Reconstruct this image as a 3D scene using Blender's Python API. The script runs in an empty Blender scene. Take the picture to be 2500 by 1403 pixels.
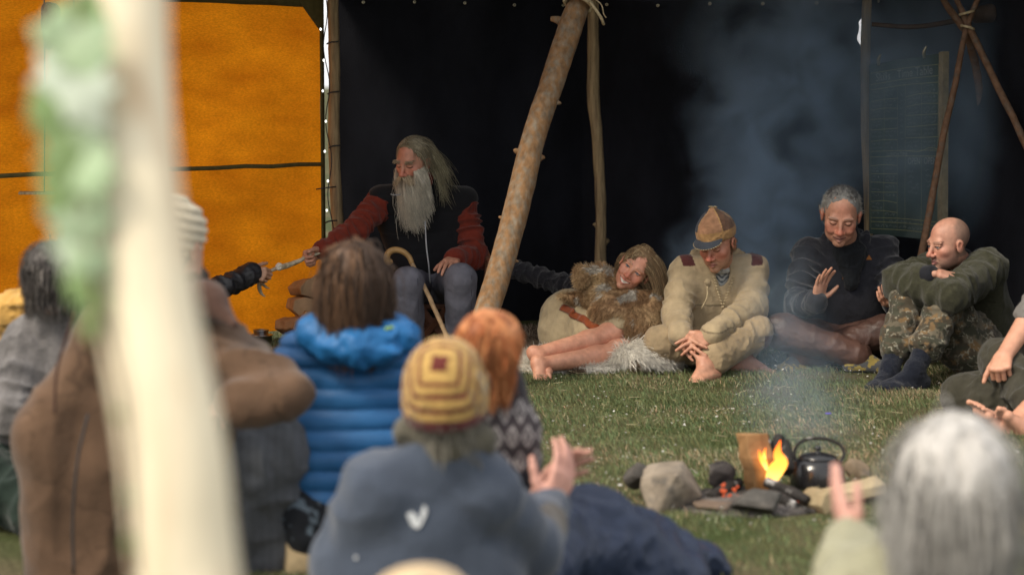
import bpy, bmesh, math, random
import numpy as np
from mathutils import Vector, Matrix, Quaternion

random.seed(7)
RNG = np.random.default_rng(11)
SC = bpy.context.scene
COL = SC.collection
R_ = math.radians
sin, cos, pi = math.sin, math.cos, math.pi

# ------------------------------------------------------------------ camera, light, exposure
FPX, CAM_H = 5208.0, 1.48                      # 75 mm lens seen in pixels of the 2500 px wide photograph
PITCH = math.atan((701.5 - 200.0) / FPX)
cam = bpy.data.cameras.new('camera')
cam.lens, cam.sensor_width = 75.0, 36.0
cam.clip_start, cam.clip_end = 0.1, 2000.0
cam.dof.use_dof = True
cam.dof.focus_distance = 11.35
cam.dof.aperture_fstop = 2.0
camera = bpy.data.objects.new('camera', cam)
camera.location = (0, 0, CAM_H)
camera.rotation_euler = (pi / 2 - PITCH, 0, 0)
COL.objects.link(camera)
SC.camera = camera

SUN_DIR = Vector((-0.62, -0.50, 0.85)).normalized()      # towards the sun, behind thin cloud
world = bpy.data.worlds.new('World')
SC.world = world
world.use_nodes = True
_nt = world.node_tree
_sky = _nt.nodes.new('ShaderNodeTexSky')
_sky.sky_type = 'NISHITA'
_sky.sun_disc = False
_sky.sun_elevation = math.asin(SUN_DIR.z)
_sky.sun_rotation = math.atan2(SUN_DIR.x, SUN_DIR.y)
_sky.dust_density = 6.0
_sky.air_density = 1.0
_sky.ozone_density = 0.6
_bg = _nt.nodes['Background']
_cl = _nt.nodes.new('ShaderNodeMix'); _cl.data_type = 'RGBA'          # an even white overcast over the clear sky
_cl.inputs[0].default_value = .8; _cl.inputs[7].default_value = (6.6, 6.55, 6.5, 1)
_nt.links.new(_sky.outputs[0], _cl.inputs[6]); _nt.links.new(_cl.outputs[2], _bg.inputs[0])
_bg.inputs[1].default_value = 0.13
sun = bpy.data.lights.new('sun', 'SUN')
sun.energy = 1.9
sun.angle = R_(14)
sun.color = (1.0, 0.90, 0.74)
sun_o = bpy.data.objects.new('sun', sun)
sun_o.rotation_euler = SUN_DIR.to_track_quat('Z', 'Y').to_euler()
COL.objects.link(sun_o)
SC.view_settings.view_transform = 'Standard'
SC.view_settings.look = 'None'
SC.view_settings.exposure = 0.65
SC.view_settings.gamma = 1.0
SC.view_settings.use_curve_mapping = False
SC.cycles.max_bounces = 8
SC.cycles.transparent_max_bounces = 16
SC.cycles.volume_step_rate = 3.0
SC.cycles.volume_max_steps = 64
SC.cycles.volume_bounces = 1

# ------------------------------------------------------------------ helpers
def A(*v): return np.array(v, float)
def nz(v): v = np.asarray(v, float); return v / (np.linalg.norm(v) + 1e-12)
def P(px, py, D):
    """world point at the photograph's pixel (px,py), D metres ahead of the camera"""
    u, v = (px - 1250.0) / FPX, (701.5 - py) / FPX
    c, s = cos(PITCH), sin(PITCH)
    t = D / (c + v * s)
    return A(u * t, D, CAM_H + (-s + v * c) * t)
def G(px, D):
    """ground point under pixel column px at D metres"""
    p = P(px, 700, D); p[2] = 0.0; return p
def hexc(r, g, b):
    f = lambda c: ((c / 255 + .055) / 1.055) ** 2.4 if c > 10 else c / 255 / 12.92
    return A(f(r), f(g), f(b))

def vnoise(x, y, z, seed=0):
    x, y, z = np.broadcast_arrays(x, y, z)
    xf, yf, zf = np.floor(x), np.floor(y), np.floor(z)
    xi, yi, zi = xf.astype(np.int64), yf.astype(np.int64), zf.astype(np.int64)
    u, v, w = x - xf, y - yf, z - zf
    u = u * u * (3 - 2 * u); v = v * v * (3 - 2 * v); w = w * w * (3 - 2 * w)
    def h(i, j, k):
        n = (i * 374761393 + j * 668265263 + k * 3266489917 + seed * 974126177) & 0xffffffff
        n = ((n ^ (n >> 13)) * 1274126177) & 0xffffffff
        return ((n ^ (n >> 16)) & 0xffff) / 65535.0
    c = 0
    for a in (0, 1):
        for b in (0, 1):
            for e in (0, 1):
                c = c + h(xi + a, yi + b, zi + e) * (u if a else 1 - u) * (v if b else 1 - v) * (w if e else 1 - w)
    return c

def fbm(x, y, z, seed=0, o=3):
    s, a, t = 0, 1.0, 0
    for i in range(o):
        s = s + a * vnoise(x * 2 ** i, y * 2 ** i, z * 2 ** i, seed + i); t += a; a *= .5
    return s / t

class SDF:
    """a soft body: round capsules and ellipsoids blended together, meshed with surface nets"""
    def __init__(s, h, disp=None):
        s.h, s.ops, s.disp = h, [], disp
    def cap(s, a, b, ra, rb=None, k=.02, sub=False, flat=None, wr=None):
        a, b = np.asarray(a, float), np.asarray(b, float)
        rb = ra if rb is None else rb
        ba = b - a; bb = max(ba @ ba, 1e-9); L = math.sqrt(bb); ax = ba / L
        seed = len(s.ops) * 7 + 3
        def f(x, y, z):
            qx, qy, qz = x - a[0], y - a[1], z - a[2]
            t = np.clip((qx * ba[0] + qy * ba[1] + qz * ba[2]) / bb, 0, 1)
            qx, qy, qz = qx - t * ba[0], qy - t * ba[1], qz - t * ba[2]
            if flat is not None:
                n, ff = flat
                e = (qx * n[0] + qy * n[1] + qz * n[2]) * (1 / ff - 1)
                qx, qy, qz = qx + n[0] * e, qy + n[1] * e, qz + n[2] * e
            d = np.sqrt(qx * qx + qy * qy + qz * qz) - (ra + (rb - ra) * t)
            if wr is not None:
                am, fa, fp = wr
                tl = t * L * fa
                n_ = vnoise(qx * fp + ax[0] * tl, qy * fp + ax[1] * tl, qz * fp + ax[2] * tl, seed)
                d = d - am * ((1 - np.abs(2 * n_ - 1)) ** 2 * 1.9 - .75)
            return d
        r = max(ra, rb)
        s.ops.append((f, np.minimum(a, b) - r, np.maximum(a, b) + r, k, sub)); return s
    def ell(s, c, r, R=None, k=.02, sub=False):
        c, r = np.asarray(c, float), np.asarray(r, float)
        if r.ndim == 0: r = A(r, r, r)
        M = np.eye(3) if R is None else np.asarray(R, float)
        def f(x, y, z):
            qx, qy, qz = x - c[0], y - c[1], z - c[2]
            l = [(qx * M[0, i] + qy * M[1, i] + qz * M[2, i]) / r[i] for i in range(3)]
            k0 = np.sqrt(l[0] ** 2 + l[1] ** 2 + l[2] ** 2)
            k1 = np.sqrt((l[0] / r[0]) ** 2 + (l[1] / r[1]) ** 2 + (l[2] / r[2]) ** 2) + 1e-9
            return k0 * (k0 - 1) / k1
        e = np.sqrt(((M * r) ** 2).sum(1))
        s.ops.append((f, c - e, c + e, k, sub)); return s
    def chain(s, pts, rad, k=.02, **kw):
        for i in range(len(pts) - 1):
            s.cap(pts[i], pts[i + 1], rad[i], rad[i + 1], k=k, **kw)
        return s
    def mesh(s):
        h = s.h
        lo = np.min([o[1] for o in s.ops if not o[4]], 0) - 5 * h
        hi = np.max([o[2] for o in s.ops if not o[4]], 0) + 5 * h
        n = np.ceil((hi - lo) / h).astype(int) + 1
        ax = [lo[i] + h * np.arange(n[i]) for i in range(3)]
        d = np.full(n, .15, np.float64)
        for f, a, b, k, sub in s.ops:
            m = k + 4 * h + .012
            i0 = np.clip(np.floor((a - m - lo) / h).astype(int), 0, n); i1 = np.clip(np.ceil((b + m - lo) / h).astype(int) + 1, 0, n)
            if (i1 <= i0).any(): continue
            sl = tuple(slice(i0[i], i1[i]) for i in range(3))
            di = f(ax[0][sl[0]][:, None, None], ax[1][sl[1]][None, :, None], ax[2][sl[2]][None, None, :])
            bl = d[sl]
            if sub:
                q = np.maximum(k - np.abs(bl + di), 0) / max(k, 1e-6)
                d[sl] = np.maximum(bl, -di) + q * q * k * .25
            else:
                q = np.maximum(k - np.abs(bl - di), 0) / max(k, 1e-6)
                d[sl] = np.minimum(bl, di) - q * q * k * .25
        if s.disp is not None:
            near = np.nonzero(np.abs(d) < max(4 * h, .03))
            d[near] += s.disp(ax[0][near[0]], ax[1][near[1]], ax[2][near[2]])
        return nets(d, lo, h)

def nets(d, lo, h):
    s = d < 0
    c = np.zeros(tuple(x - 1 for x in d.shape), np.int8)
    O = [(a, b, e) for a in (0, 1) for b in (0, 1) for e in (0, 1)]
    sh = c.shape
    for a, b, e in O: c += s[a:a + sh[0], b:b + sh[1], e:e + sh[2]]
    act = (c > 0) & (c < 8)
    I = np.argwhere(act)
    idx = np.full(sh, -1, np.int32); idx[act] = np.arange(len(I))
    acc = np.zeros((len(I), 3)); cnt = np.zeros(len(I))
    for p in O:
        for ax in range(3):
            if p[ax]: continue
            q = list(p); q[ax] = 1
            va = d[I[:, 0] + p[0], I[:, 1] + p[1], I[:, 2] + p[2]]; vb = d[I[:, 0] + q[0], I[:, 1] + q[1], I[:, 2] + q[2]]
            m = (va < 0) != (vb < 0)
            t = np.where(m, va / np.where(m, va - vb, 1), 0)
            pos = np.repeat(A(*p)[None], len(I), 0); pos[:, ax] = t
            acc[m] += pos[m]; cnt[m] += 1
    V = lo + h * (I + acc / cnt[:, None])
    F = []
    for ax in range(3):
        u, v = (ax + 1) % 3, (ax + 2) % 3
        s0 = np.moveaxis(s, ax, 0)
        ch = s0[:-1] != s0[1:]
        ins = s0[:-1][ch]
        E = np.argwhere(ch)
        e = np.zeros_like(E); rest = [i for i in range(3) if i != ax]
        e[:, ax] = E[:, 0]; e[:, rest[0]] = E[:, 1]; e[:, rest[1]] = E[:, 2]
        ok = (e[:, u] > 0) & (e[:, v] > 0) & (e[:, u] < d.shape[u] - 1) & (e[:, v] < d.shape[v] - 1)
        e, ins = e[ok], ins[ok]
        def g(du, dv):
            k = e.copy(); k[:, u] -= du; k[:, v] -= dv
            return idx[k[:, 0], k[:, 1], k[:, 2]]
        q = np.stack([g(1, 1), g(0, 1), g(0, 0), g(1, 0)], 1)
        q[~ins] = q[~ins][:, ::-1]
        F.append(q)
    F = np.concatenate(F)
    F = F[(F >= 0).all(1)]
    return V, F

def vnormals(V, F):
    n = np.cross(V[F[:, 2]] - V[F[:, 0]], V[F[:, -1]] - V[F[:, 1]])
    o = np.zeros_like(V)
    for i in range(F.shape[1]): np.add.at(o, F[:, i], n)
    return o / (np.linalg.norm(o, axis=1)[:, None] + 1e-12)

def join(*ms):
    V, F, n = [], [], 0
    for v, f in ms:
        V.append(v); F.append(f + n); n += len(v)
    return np.concatenate(V), np.concatenate(F)

def base_of(o):
    return np.zeros(3) if o is None else np.array(o.matrix_basis.translation) + base_of(o.parent)

def mk(name, V, F, mat, parent=None, col=None, smooth=True, kind=None):
    V = np.asarray(V, float); F = np.asarray(F, np.int32)
    me = bpy.data.meshes.new(name)
    me.vertices.add(len(V)); me.vertices.foreach_set('co', np.ascontiguousarray(V - base_of(parent), np.float32).ravel())
    k = F.shape[1]
    me.loops.add(len(F) * k); me.loops.foreach_set('vertex_index', F.ravel())
    me.polygons.add(len(F)); me.polygons.foreach_set('loop_start', np.arange(len(F), dtype=np.int32) * k)
    me.update(calc_edges=True)
    if col is not None:
        if callable(col): col = col(V)
        col = np.asarray(col, float)
        if col.ndim == 1: col = np.repeat(col[None], len(V), 0)
        at = me.attributes.new('Col', 'FLOAT_COLOR', 'POINT')
        at.data.foreach_set('color', np.concatenate([np.clip(col, 0, 1), np.ones((len(V), 1))], 1).astype(np.float32).ravel())
    if smooth: me.shade_smooth()
    if isinstance(mat, (list, tuple)):
        for m in mat: me.materials.append(m)
    else: me.materials.append(mat)
    o = bpy.data.objects.new(name, me)
    COL.objects.link(o)
    if parent is not None: o.parent = parent
    if kind: o['kind'] = kind
    return o

def mkpoly(name, V, polys, mat, parent=None, smooth=False, bevel=0, solid=0, sub=0):
    """mesh from mixed polygons, vertices in world coordinates"""
    bm = bmesh.new(); b = base_of(parent)
    vs = [bm.verts.new(Vector(np.asarray(v, float) - b)) for v in V]
    for p in polys: bm.faces.new([vs[i] for i in p])
    bmesh.ops.recalc_face_normals(bm, faces=bm.faces)
    if bevel: bmesh.ops.bevel(bm, geom=list(bm.edges), offset=bevel, segments=2, affect='EDGES', profile=.6)
    me = bpy.data.meshes.new(name); bm.to_mesh(me); bm.free()
    if smooth: me.shade_smooth()
    me.materials.append(mat)
    o = bpy.data.objects.new(name, me); COL.objects.link(o)
    if parent is not None: o.parent = parent
    return o

def tag(o, label=None, cat=None, group=None, kind=None):
    for k, v in (('label', label), ('category', cat), ('group', group), ('kind', kind)):
        if v: o[k] = v
    return o

def thing(name, loc, label, cat, group=None):
    o = bpy.data.objects.new(name, None)
    o.empty_display_size = .1
    o.location = Vector(np.asarray(loc, float)); COL.objects.link(o)
    return tag(o, label, cat, group)

def catmull(pts, n):
    p = np.asarray(pts, float)
    p = np.concatenate([[2 * p[0] - p[1]], p, [2 * p[-1] - p[-2]]])
    out = []
    m = len(p) - 3
    for q in np.linspace(0, m - 1e-6, n):
        i = int(q); t = q - i
        a, b, c, d = p[i:i + 4]
        out.append(.5 * (2 * b + (c - a) * t + (2 * a - 5 * b + 4 * c - d) * t * t + (3 * b - a - 3 * c + d) * t ** 3))
    return np.array(out)

def tube_vf(pts, rad, sides=12, n=None, bump=0, bf=8, seed=0, closed=False):
    pts = np.asarray(pts, float); rad = np.atleast_1d(np.asarray(rad, float))
    if len(rad) == 1: rad = np.repeat(rad, len(pts))
    if n:
        rad = np.interp(np.linspace(0, 1, n), np.linspace(0, 1, len(rad)), rad)
        pts = catmull(pts, n)
    S = len(pts)
    t = np.gradient(pts, axis=0)
    if closed: t = np.roll(pts, -1, 0) - np.roll(pts, 1, 0)
    t /= np.linalg.norm(t, axis=1)[:, None] + 1e-12
    up = A(0, 0, 1) if abs(t[0, 2]) < .9 else A(1, 0, 0)
    N = [nz(np.cross(t[0], up))]
    for i in range(1, S):
        v = N[-1] - t[i] * (N[-1] @ t[i]); N.append(nz(v))
    N = np.array(N); B = np.cross(t, N)
    a = np.arange(sides) * 2 * pi / sides
    V = pts[:, None] + rad[:, None, None] * (np.cos(a)[None, :, None] * N[:, None] + np.sin(a)[None, :, None] * B[:, None])
    if bump:
        w = (fbm(V[..., 0] * bf, V[..., 1] * bf, V[..., 2] * bf, seed) - .5) * 2 * bump
        V = V + (V - pts[:, None]) / (rad[:, None, None] + 1e-9) * w[..., None]
    V = V.reshape(-1, 3)
    F = []
    for i in range(S if closed else S - 1):
        r0, r1 = i * sides, ((i + 1) % S) * sides
        for j in range(sides): F.append((r0 + j, r0 + (j + 1) % sides, r1 + (j + 1) % sides, r1 + j))
    if not closed:
        V = np.concatenate([V, [pts[0], pts[-1]]])
        a, b, l = len(V) - 2, len(V) - 1, (S - 1) * sides
        for j in range(0, sides, 2):
            F.append((a, (j + 2) % sides, j + 1, j)); F.append((b, l + j, l + j + 1, l + (j + 2) % sides))
    return V, np.array(F)

def tube(name, pts, rad, mat, parent=None, col=None, **kw):
    V, F = tube_vf(pts, rad, **kw)
    return mk(name, V, F, mat, parent, col)

def lathe_vf(prof, c, ax=A(0, 0, 1), sides=40):
    z = nz(ax); x = nz(np.cross(z, A(0, 1, 0.01))); y = np.cross(z, x)
    a = np.arange(sides) * 2 * pi / sides
    V = np.concatenate([c + h * z + r * (np.cos(a)[:, None] * x + np.sin(a)[:, None] * y) for r, h in prof])
    F = [(i * sides + j, i * sides + (j + 1) % sides, (i + 1) * sides + (j + 1) % sides, (i + 1) * sides + j) for i in range(len(prof) - 1) for j in range(sides)]
    return V, np.array(F)

def strands_vf(paths, r0, r1=.0004):
    """many thin tapered hairs: paths (N,S,3)"""
    N, S, _ = paths.shape
    t = np.gradient(paths, axis=1); t /= np.linalg.norm(t, axis=2)[..., None] + 1e-9
    ref = np.where(np.abs(t[..., 2:3]) < .9, A(0, 0, 1), A(1, 0, 0))
    n = np.cross(t, ref); n /= np.linalg.norm(n, axis=2)[..., None] + 1e-9
    b = np.cross(t, n)
    r0 = np.broadcast_to(np.asarray(r0, float), (N,))
    r = (r0[:, None] * np.linspace(1, 0, S)[None] ** .7 + r1)[..., None]
    V = np.stack([paths + r * (cos(a) * n + sin(a) * b) for a in (0, 2 * pi / 3, 4 * pi / 3)], 2)
    V = V.reshape(-1, 3)
    base = (np.arange(N)[:, None] * S + np.arange(S - 1)[None]).ravel() * 3
    F = np.concatenate([np.stack([base + j, base + (j + 1) % 3, base + 3 + (j + 1) % 3, base + 3 + j], 1) for j in range(3)])
    return V, F, N, S

def strands(name, paths, r0, colr, mat, parent, kind='stuff'):
    """colr: (N,3) per strand or (N,S,3)"""
    V, F, N, S = strands_vf(paths, r0)
    colr = np.asarray(colr, float)
    if colr.ndim == 2: colr = np.repeat(colr[:, None], S, 1)
    c = np.repeat(colr[:, :, None], 3, 2).reshape(-1, 3)
    return mk(name, V, F, mat, parent, c, kind=kind)

def grow(roots, d0, L, S=7, grav=A(0, 0, -.25), wind=A(0, 0, 0), jit=.15, ells=(), rng=RNG, clump=0):
    N = len(roots)
    p = roots.copy(); d = d0 / (np.linalg.norm(d0, axis=1)[:, None] + 1e-9)
    L = np.broadcast_to(np.asarray(L, float), (N,))
    out = [p.copy()]
    wob = rng.normal(0, jit, (N, 3))
    for s in range(S - 1):
        d = d + grav + wind + wob * .14 + rng.normal(0, jit * .35, (N, 3))
        d /= np.linalg.norm(d, axis=1)[:, None]
        p = p + d * (L / (S - 1))[:, None]
        for c, R, r in ells:
            q = (p - c) @ R
            m = np.sqrt(((q / r) ** 2).sum(1))
            ins = m < 1
            if ins.any(): p[ins] = c + (q[ins] / m[ins][:, None]) @ R.T
        out.append(p.copy())
    P_ = np.stack(out, 1)
    if clump:
        k = max(2, N // 14)
        lead = rng.choice(N, k, replace=False)
        dd = ((roots[:, None] - roots[lead][None]) ** 2).sum(2)
        li = lead[dd.argmin(1)]
        w = (np.linspace(0, 1, S) ** 1.2 * clump)[None, :, None]
        tgt = P_[li] + (roots - roots[li])[:, None] * (1 - .8 * np.linspace(0, 1, S))[None, :, None]
        P_ = P_ * (1 - w) + tgt * w
    return P_

# ------------------------------------------------------------------ materials
def _n(nt, t, **kw):
    n = nt.nodes.new(t)
    for k, v in kw.items(): setattr(n, k, v)
    return n
def mat(name, base=None, rough=.8, var=.25, scale=14, bump=.15, bscale=90, stretch=None, second=None, mixpos=(.4, .65), mscale=None, metal=0, spec=.3, sheen=0, trans=None, emit=None, sss=0):
    """principled material; base None reads the mesh's own colour attribute"""
    m = bpy.data.materials.new(name); m.use_nodes = True
    nt = m.node_tree; p = nt.nodes['Principled BSDF']; L = nt.links
    tc = _n(nt, 'ShaderNodeTexCoord'); mp = _n(nt, 'ShaderNodeMapping')
    L.new(tc.outputs['Object'], mp.inputs[0])
    if stretch: mp.inputs['Scale'].default_value = stretch
    n1 = _n(nt, 'ShaderNodeTexNoise'); n1.inputs['Scale'].default_value = scale; n1.inputs['Detail'].default_value = 5; n1.inputs['Roughness'].default_value = .6
    L.new(mp.outputs[0], n1.inputs[0])
    if base is None:
        c = _n(nt, 'ShaderNodeAttribute'); c.attribute_name = 'Col'; src = c.outputs['Color']
    else:
        c = _n(nt, 'ShaderNodeRGB'); c.outputs[0].default_value = (*base, 1); src = c.outputs[0]
    if second is not None:
        n2 = _n(nt, 'ShaderNodeTexNoise'); n2.inputs['Scale'].default_value = mscale or scale * .5; n2.inputs['Detail'].default_value = 4
        L.new(mp.outputs[0], n2.inputs[0])
        rp = _n(nt, 'ShaderNodeMapRange'); rp.inputs[1].default_value, rp.inputs[2].default_value = mixpos
        L.new(n2.outputs['Fac'], rp.inputs[0])
        mx = _n(nt, 'ShaderNodeMix', data_type='RGBA'); L.new(rp.outputs[0], mx.inputs[0]); L.new(src, mx.inputs[6]); mx.inputs[7].default_value = (*second, 1)
        src = mx.outputs[2]
    mr = _n(nt, 'ShaderNodeMapRange'); mr.inputs[1].default_value, mr.inputs[2].default_value = .3, .7
    mr.inputs[3].default_value, mr.inputs[4].default_value = 1 - var, 1 + var
    L.new(n1.outputs['Fac'], mr.inputs[0])
    vm = _n(nt, 'ShaderNodeVectorMath', operation='SCALE'); L.new(src, vm.inputs[0]); L.new(mr.outputs[0], vm.inputs['Scale'])
    L.new(vm.outputs[0], p.inputs['Base Color'])
    p.inputs['Roughness'].default_value = rough; p.inputs['Metallic'].default_value = metal
    p.inputs['Specular IOR Level'].default_value = spec
    if sheen: p.inputs['Sheen Weight'].default_value = sheen
    if sss:
        p.inputs['Subsurface Weight'].default_value = sss; p.inputs['Subsurface Radius'].default_value = (.012, .005, .003); p.inputs['Subsurface Scale'].default_value = .6
    if bump:
        n3 = _n(nt, 'ShaderNodeTexNoise'); n3.inputs['Scale'].default_value = bscale; n3.inputs['Detail'].default_value = 3
        L.new(mp.outputs[0], n3.inputs[0])
        bp = _n(nt, 'ShaderNodeBump'); bp.inputs['Strength'].default_value = bump; bp.inputs['Distance'].default_value = .01
        L.new(n3.outputs['Fac'], bp.inputs['Height']); L.new(bp.outputs[0], p.inputs['Normal'])
    if emit is not None:
        p.inputs['Emission Color'].default_value = (*emit[:3], 1); p.inputs['Emission Strength'].default_value = emit[3]
    if trans is not None:                                   # thin cloth that lets light through
        tr = _n(nt, 'ShaderNodeBsdfTranslucent'); L.new(vm.outputs[0], tr.inputs[0])
        mxs = _n(nt, 'ShaderNodeMixShader'); mxs.inputs[0].default_value = trans
        L.new(p.outputs[0], mxs.inputs[1]); L.new(tr.outputs[0], mxs.inputs[2])
        L.new(mxs.outputs[0], nt.nodes['Material Output'].inputs[0])
    return m

M = {}
M['skin'] = mat('skin', None, .5, .1, 40, .08, 300, spec=.4)
M['cloth'] = mat('woven_cloth', None, .9, .14, 22, .25, 160, spec=.15, sheen=.15)
M['suede'] = mat('suede', None, .92, .22, 9, .3, 70, spec=.12, sheen=.2)
M['fleece'] = mat('fleece', None, .97, .1, 15, .35, 120, spec=.05, sheen=.3)
M['knit'] = mat('knitted_wool', None, .97, .22, 70, .6, 170, spec=.05, sheen=.2, stretch=(1, 1, 2.2))
M['denim'] = mat('denim', None, .92, .2, 16, .2, 260, spec=.1)
M['nylon'] = mat('nylon', None, .5, .1, 18, .2, 30, spec=.35)
M['leather'] = mat('leather', None, .45, .3, 10, .25, 60, spec=.4)
M['hair'] = mat('hair', None, .55, .12, 30, 0, spec=.35)
M['fur'] = mat('fur', None, .75, .15, 30, 0, spec=.2)
M['rubber'] = mat('rubber', (.03, .03, .032), .7, .2, 30, .2, 90)
M['metal'] = mat('steel', (.55, .55, .56), .28, .15, 20, .05, 60, metal=1)
M['wood_pale'] = mat('peeled_wood', (.86, .76, .56), .6, .08, 6, .25, 30, stretch=(6, 6, .7), second=(.58, .42, .26), mixpos=(.52, .74), mscale=3)
M['post'] = mat('weathered_post', (.34, .245, .13), .75, .35, 12, .4, 40, stretch=(5, 5, .5), second=(.2, .14, .08), mixpos=(.45, .7), mscale=9)
M['pine'] = mat('pine_bark', (.215, .120, .056), .9, .34, 34, .6, 38, second=(.20, .165, .12), mixpos=(.42, .70), mscale=36, stretch=(1, 1, .6))
M['stick'] = mat('bark_stick', (.15, .082, .047), .8, .35, 30, .5, 60, second=(.13, .10, .075), mixpos=(.5, .7), mscale=25)
M['split'] = mat('split_wood', None, .8, .25, 10, .3, 60, spec=.15)
M['stone'] = mat('stone', None, .9, .3, 14, .6, 40, spec=.2, second=(.10, .09, .08), mixpos=(.52, .72), mscale=18)
M['rope'] = mat('rope', (.45, .36, .22), .9, .3, 60, .5, 160)
M['char'] = mat('charred_wood', (.025, .022, .02), .8, .5, 20, .7, 50, second=(.3, .29, .28), mixpos=(.58, .72), mscale=20)
M['horn'] = mat('antler', (.42, .36, .26), .55, .3, 40, .3, 90, second=(.22, .17, .1), mixpos=(.5, .7), mscale=30)
# ------------------------------------------------------------------ the setting
gm = bpy.data.materials.new('turf_soil'); gm.use_nodes = True
def _ground_nodes():
    nt = gm.node_tree; L = nt.links; p = nt.nodes['Principled BSDF']
    tc = _n(nt, 'ShaderNodeTexCoord')
    n1 = _n(nt, 'ShaderNodeTexNoise'); n1.inputs['Scale'].default_value = 1.8; n1.inputs['Detail'].default_value = 8
    n2 = _n(nt, 'ShaderNodeTexNoise'); n2.inputs['Scale'].default_value = 40; n2.inputs['Detail'].default_value = 5
    L.new(tc.outputs['Object'], n1.inputs[0]); L.new(tc.outputs['Object'], n2.inputs[0])
    r = _n(nt, 'ShaderNodeValToRGB'); L.new(n1.outputs['Fac'], r.inputs[0])
    r.color_ramp.elements[0].position = .38; r.color_ramp.elements[0].color = (.045, .06, .02, 1)
    r.color_ramp.elements[1].position = .66; r.color_ramp.elements[1].color = (.115, .095, .055, 1)
    mr = _n(nt, 'ShaderNodeMapRange'); mr.inputs[3].default_value, mr.inputs[4].default_value = .5, 1.6
    L.new(n2.outputs['Fac'], mr.inputs[0])
    v = _n(nt, 'ShaderNodeVectorMath', operation='SCALE'); L.new(r.outputs[0], v.inputs[0]); L.new(mr.outputs[0], v.inputs['Scale'])
    L.new(v.outputs[0], p.inputs['Base Color']); p.inputs['Roughness'].default_value = .95; p.inputs['Specular IOR Level'].default_value = .1
    b = _n(nt, 'ShaderNodeBump'); b.inputs['Strength'].default_value = .8; b.inputs['Distance'].default_value = .03
    L.new(n2.outputs['Fac'], b.inputs['Height']); L.new(b.outputs[0], p.inputs['Normal'])
_ground_nodes()
def ground_z(x, y):
    return 0.0
g = mkpoly('ground', [(-300, -300, 0), (300, -300, 0), (300, 600, 0), (-300, 600, 0)], [(0, 1, 2, 3)], gm)
tag(g, 'short trampled meadow turf round the camp fire', kind='structure')

# --- shelter: translucent ochre tarp on the left, black canvas at the back and right, roof over both
ZTOP = 1.985
tarp_m = mat('ochre_tarp', (.77, .25, .008), .8, .2, 75, .4, 240, stretch=(.7, .7, 2.0), second=(.52, .142, .005), mixpos=(.34, .74), mscale=3.2, spec=.1, trans=.72)  # second colour paints the dark streaks of wrinkle shadow into the cloth
olive_m = mat('olive_canvas', (.12, .095, .035), .9, .2, 20, .3, 200, spec=.1)
black_m = mat('black_canvas', (.0095, .0102, .0140), .85, .5, 2.2, .25, 160, spec=.12, stretch=(1, 1, .5), second=(.015, .0155, .020), mixpos=(.45, .7), mscale=1.3)  # black raised and blued to bake in the faint interior haze
TA, TB = A(-4.3, 9.265, 0), A(-1.135, 12.575, 0)
tdir = nz(TB - TA); tnor = A(-tdir[1], tdir[0], 0)                         # outward normal
def cloth_wall(name, a, b, z0, z1, mat_, parent, amp, nx, nzz, seed, thick=.004, hem=0):
    L = np.linalg.norm(b - a)
    u = np.linspace(0, 1, nx); w = np.linspace(0, 1, nzz)
    U, W = np.meshgrid(u, w, indexing='ij')
    n = nz(A(-(b - a)[1], (b - a)[0], 0))
    base = a[None, None] + (b - a)[None, None] * U[..., None]
    q = (fbm(U * L * 1.1, W * 2.2, 0 * U, seed) - .5) * 2 * amp + (fbm(U * L * 5, W * 3.5 + U * 6, 0 * U, seed + 5) - .5) * amp * .35
    z = z0 + (z1 - z0) * W + hem * (1 - W) * (fbm(U * L * 3, 0 * U, 0 * U, seed + 9) - .5)
    V = base + n[None, None] * q[..., None]; V[..., 2] = z
    V = V.reshape(-1, 3)
    I = np.arange(nx * nzz).reshape(nx, nzz)
    F = np.stack([I[:-1, :-1], I[1:, :-1], I[1:, 1:], I[:-1, 1:]], -1).reshape(-1, 4)
    o = mk(name, V, F, mat_, parent)
    return o
tarp = thing('ochre_tarp', (TA + TB) / 2, 'backlit ochre tarp wall with an olive seam', 'tarp')
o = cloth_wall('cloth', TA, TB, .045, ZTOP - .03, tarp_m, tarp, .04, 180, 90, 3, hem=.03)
def strip(name, a, b, w, off, m, parent, n=24, sag=0):
    """a sewn band on the inner face of the tarp"""
    a, b = np.asarray(a, float), np.asarray(b, float)
    t = nz(b - a); side = nz(np.cross(t, tnor)); inn = -tnor * off
    V, F = [], []
    for i in range(n):
        p = a + (b - a) * i / (n - 1) + A(0, 0, -sag * sin(pi * i / (n - 1))) + A(0, 0, .008 * (random.random() - .5))
        for q in (side * w / 2 + inn, -side * w / 2 + inn, -side * w / 2 + inn + tnor * .004, side * w / 2 + inn + tnor * .004): V.append(p + q)
    for i in range(n - 1):
        for j in range(4): F.append((i * 4 + j, i * 4 + (j + 1) % 4, i * 4 + 4 + (j + 1) % 4, i * 4 + 4 + j))
    return mk(name, V, np.array(F), m, parent)
strip('seam', TA + A(0, 0, 1.0), TB + A(0, 0, 1.0), .024, .045, olive_m, tarp)
strip('side_hem', TB + A(0, 0, .05) - tdir * .005, TB + A(0, 0, ZTOP) - tdir * .005, .03, .04, olive_m, tarp)
strip('top_hem', TA + A(0, 0, ZTOP - .035), TB + A(0, 0, ZTOP - .035), .075, .046, olive_m, tarp)
cp = [TB - tdir * .25 + A(0, 0, ZTOP + .02) - tnor * .052, TB + A(0, 0, ZTOP + .02) - tnor * .052, TB + A(0, 0, ZTOP - .24) - tnor * .052]
mkpoly('corner_patch', cp + [c + tnor * .004 for c in cp], [(0, 1, 2), (5, 4, 3), (0, 3, 4, 1), (1, 4, 5, 2), (2, 5, 3, 0)], olive_m, tarp)

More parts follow.
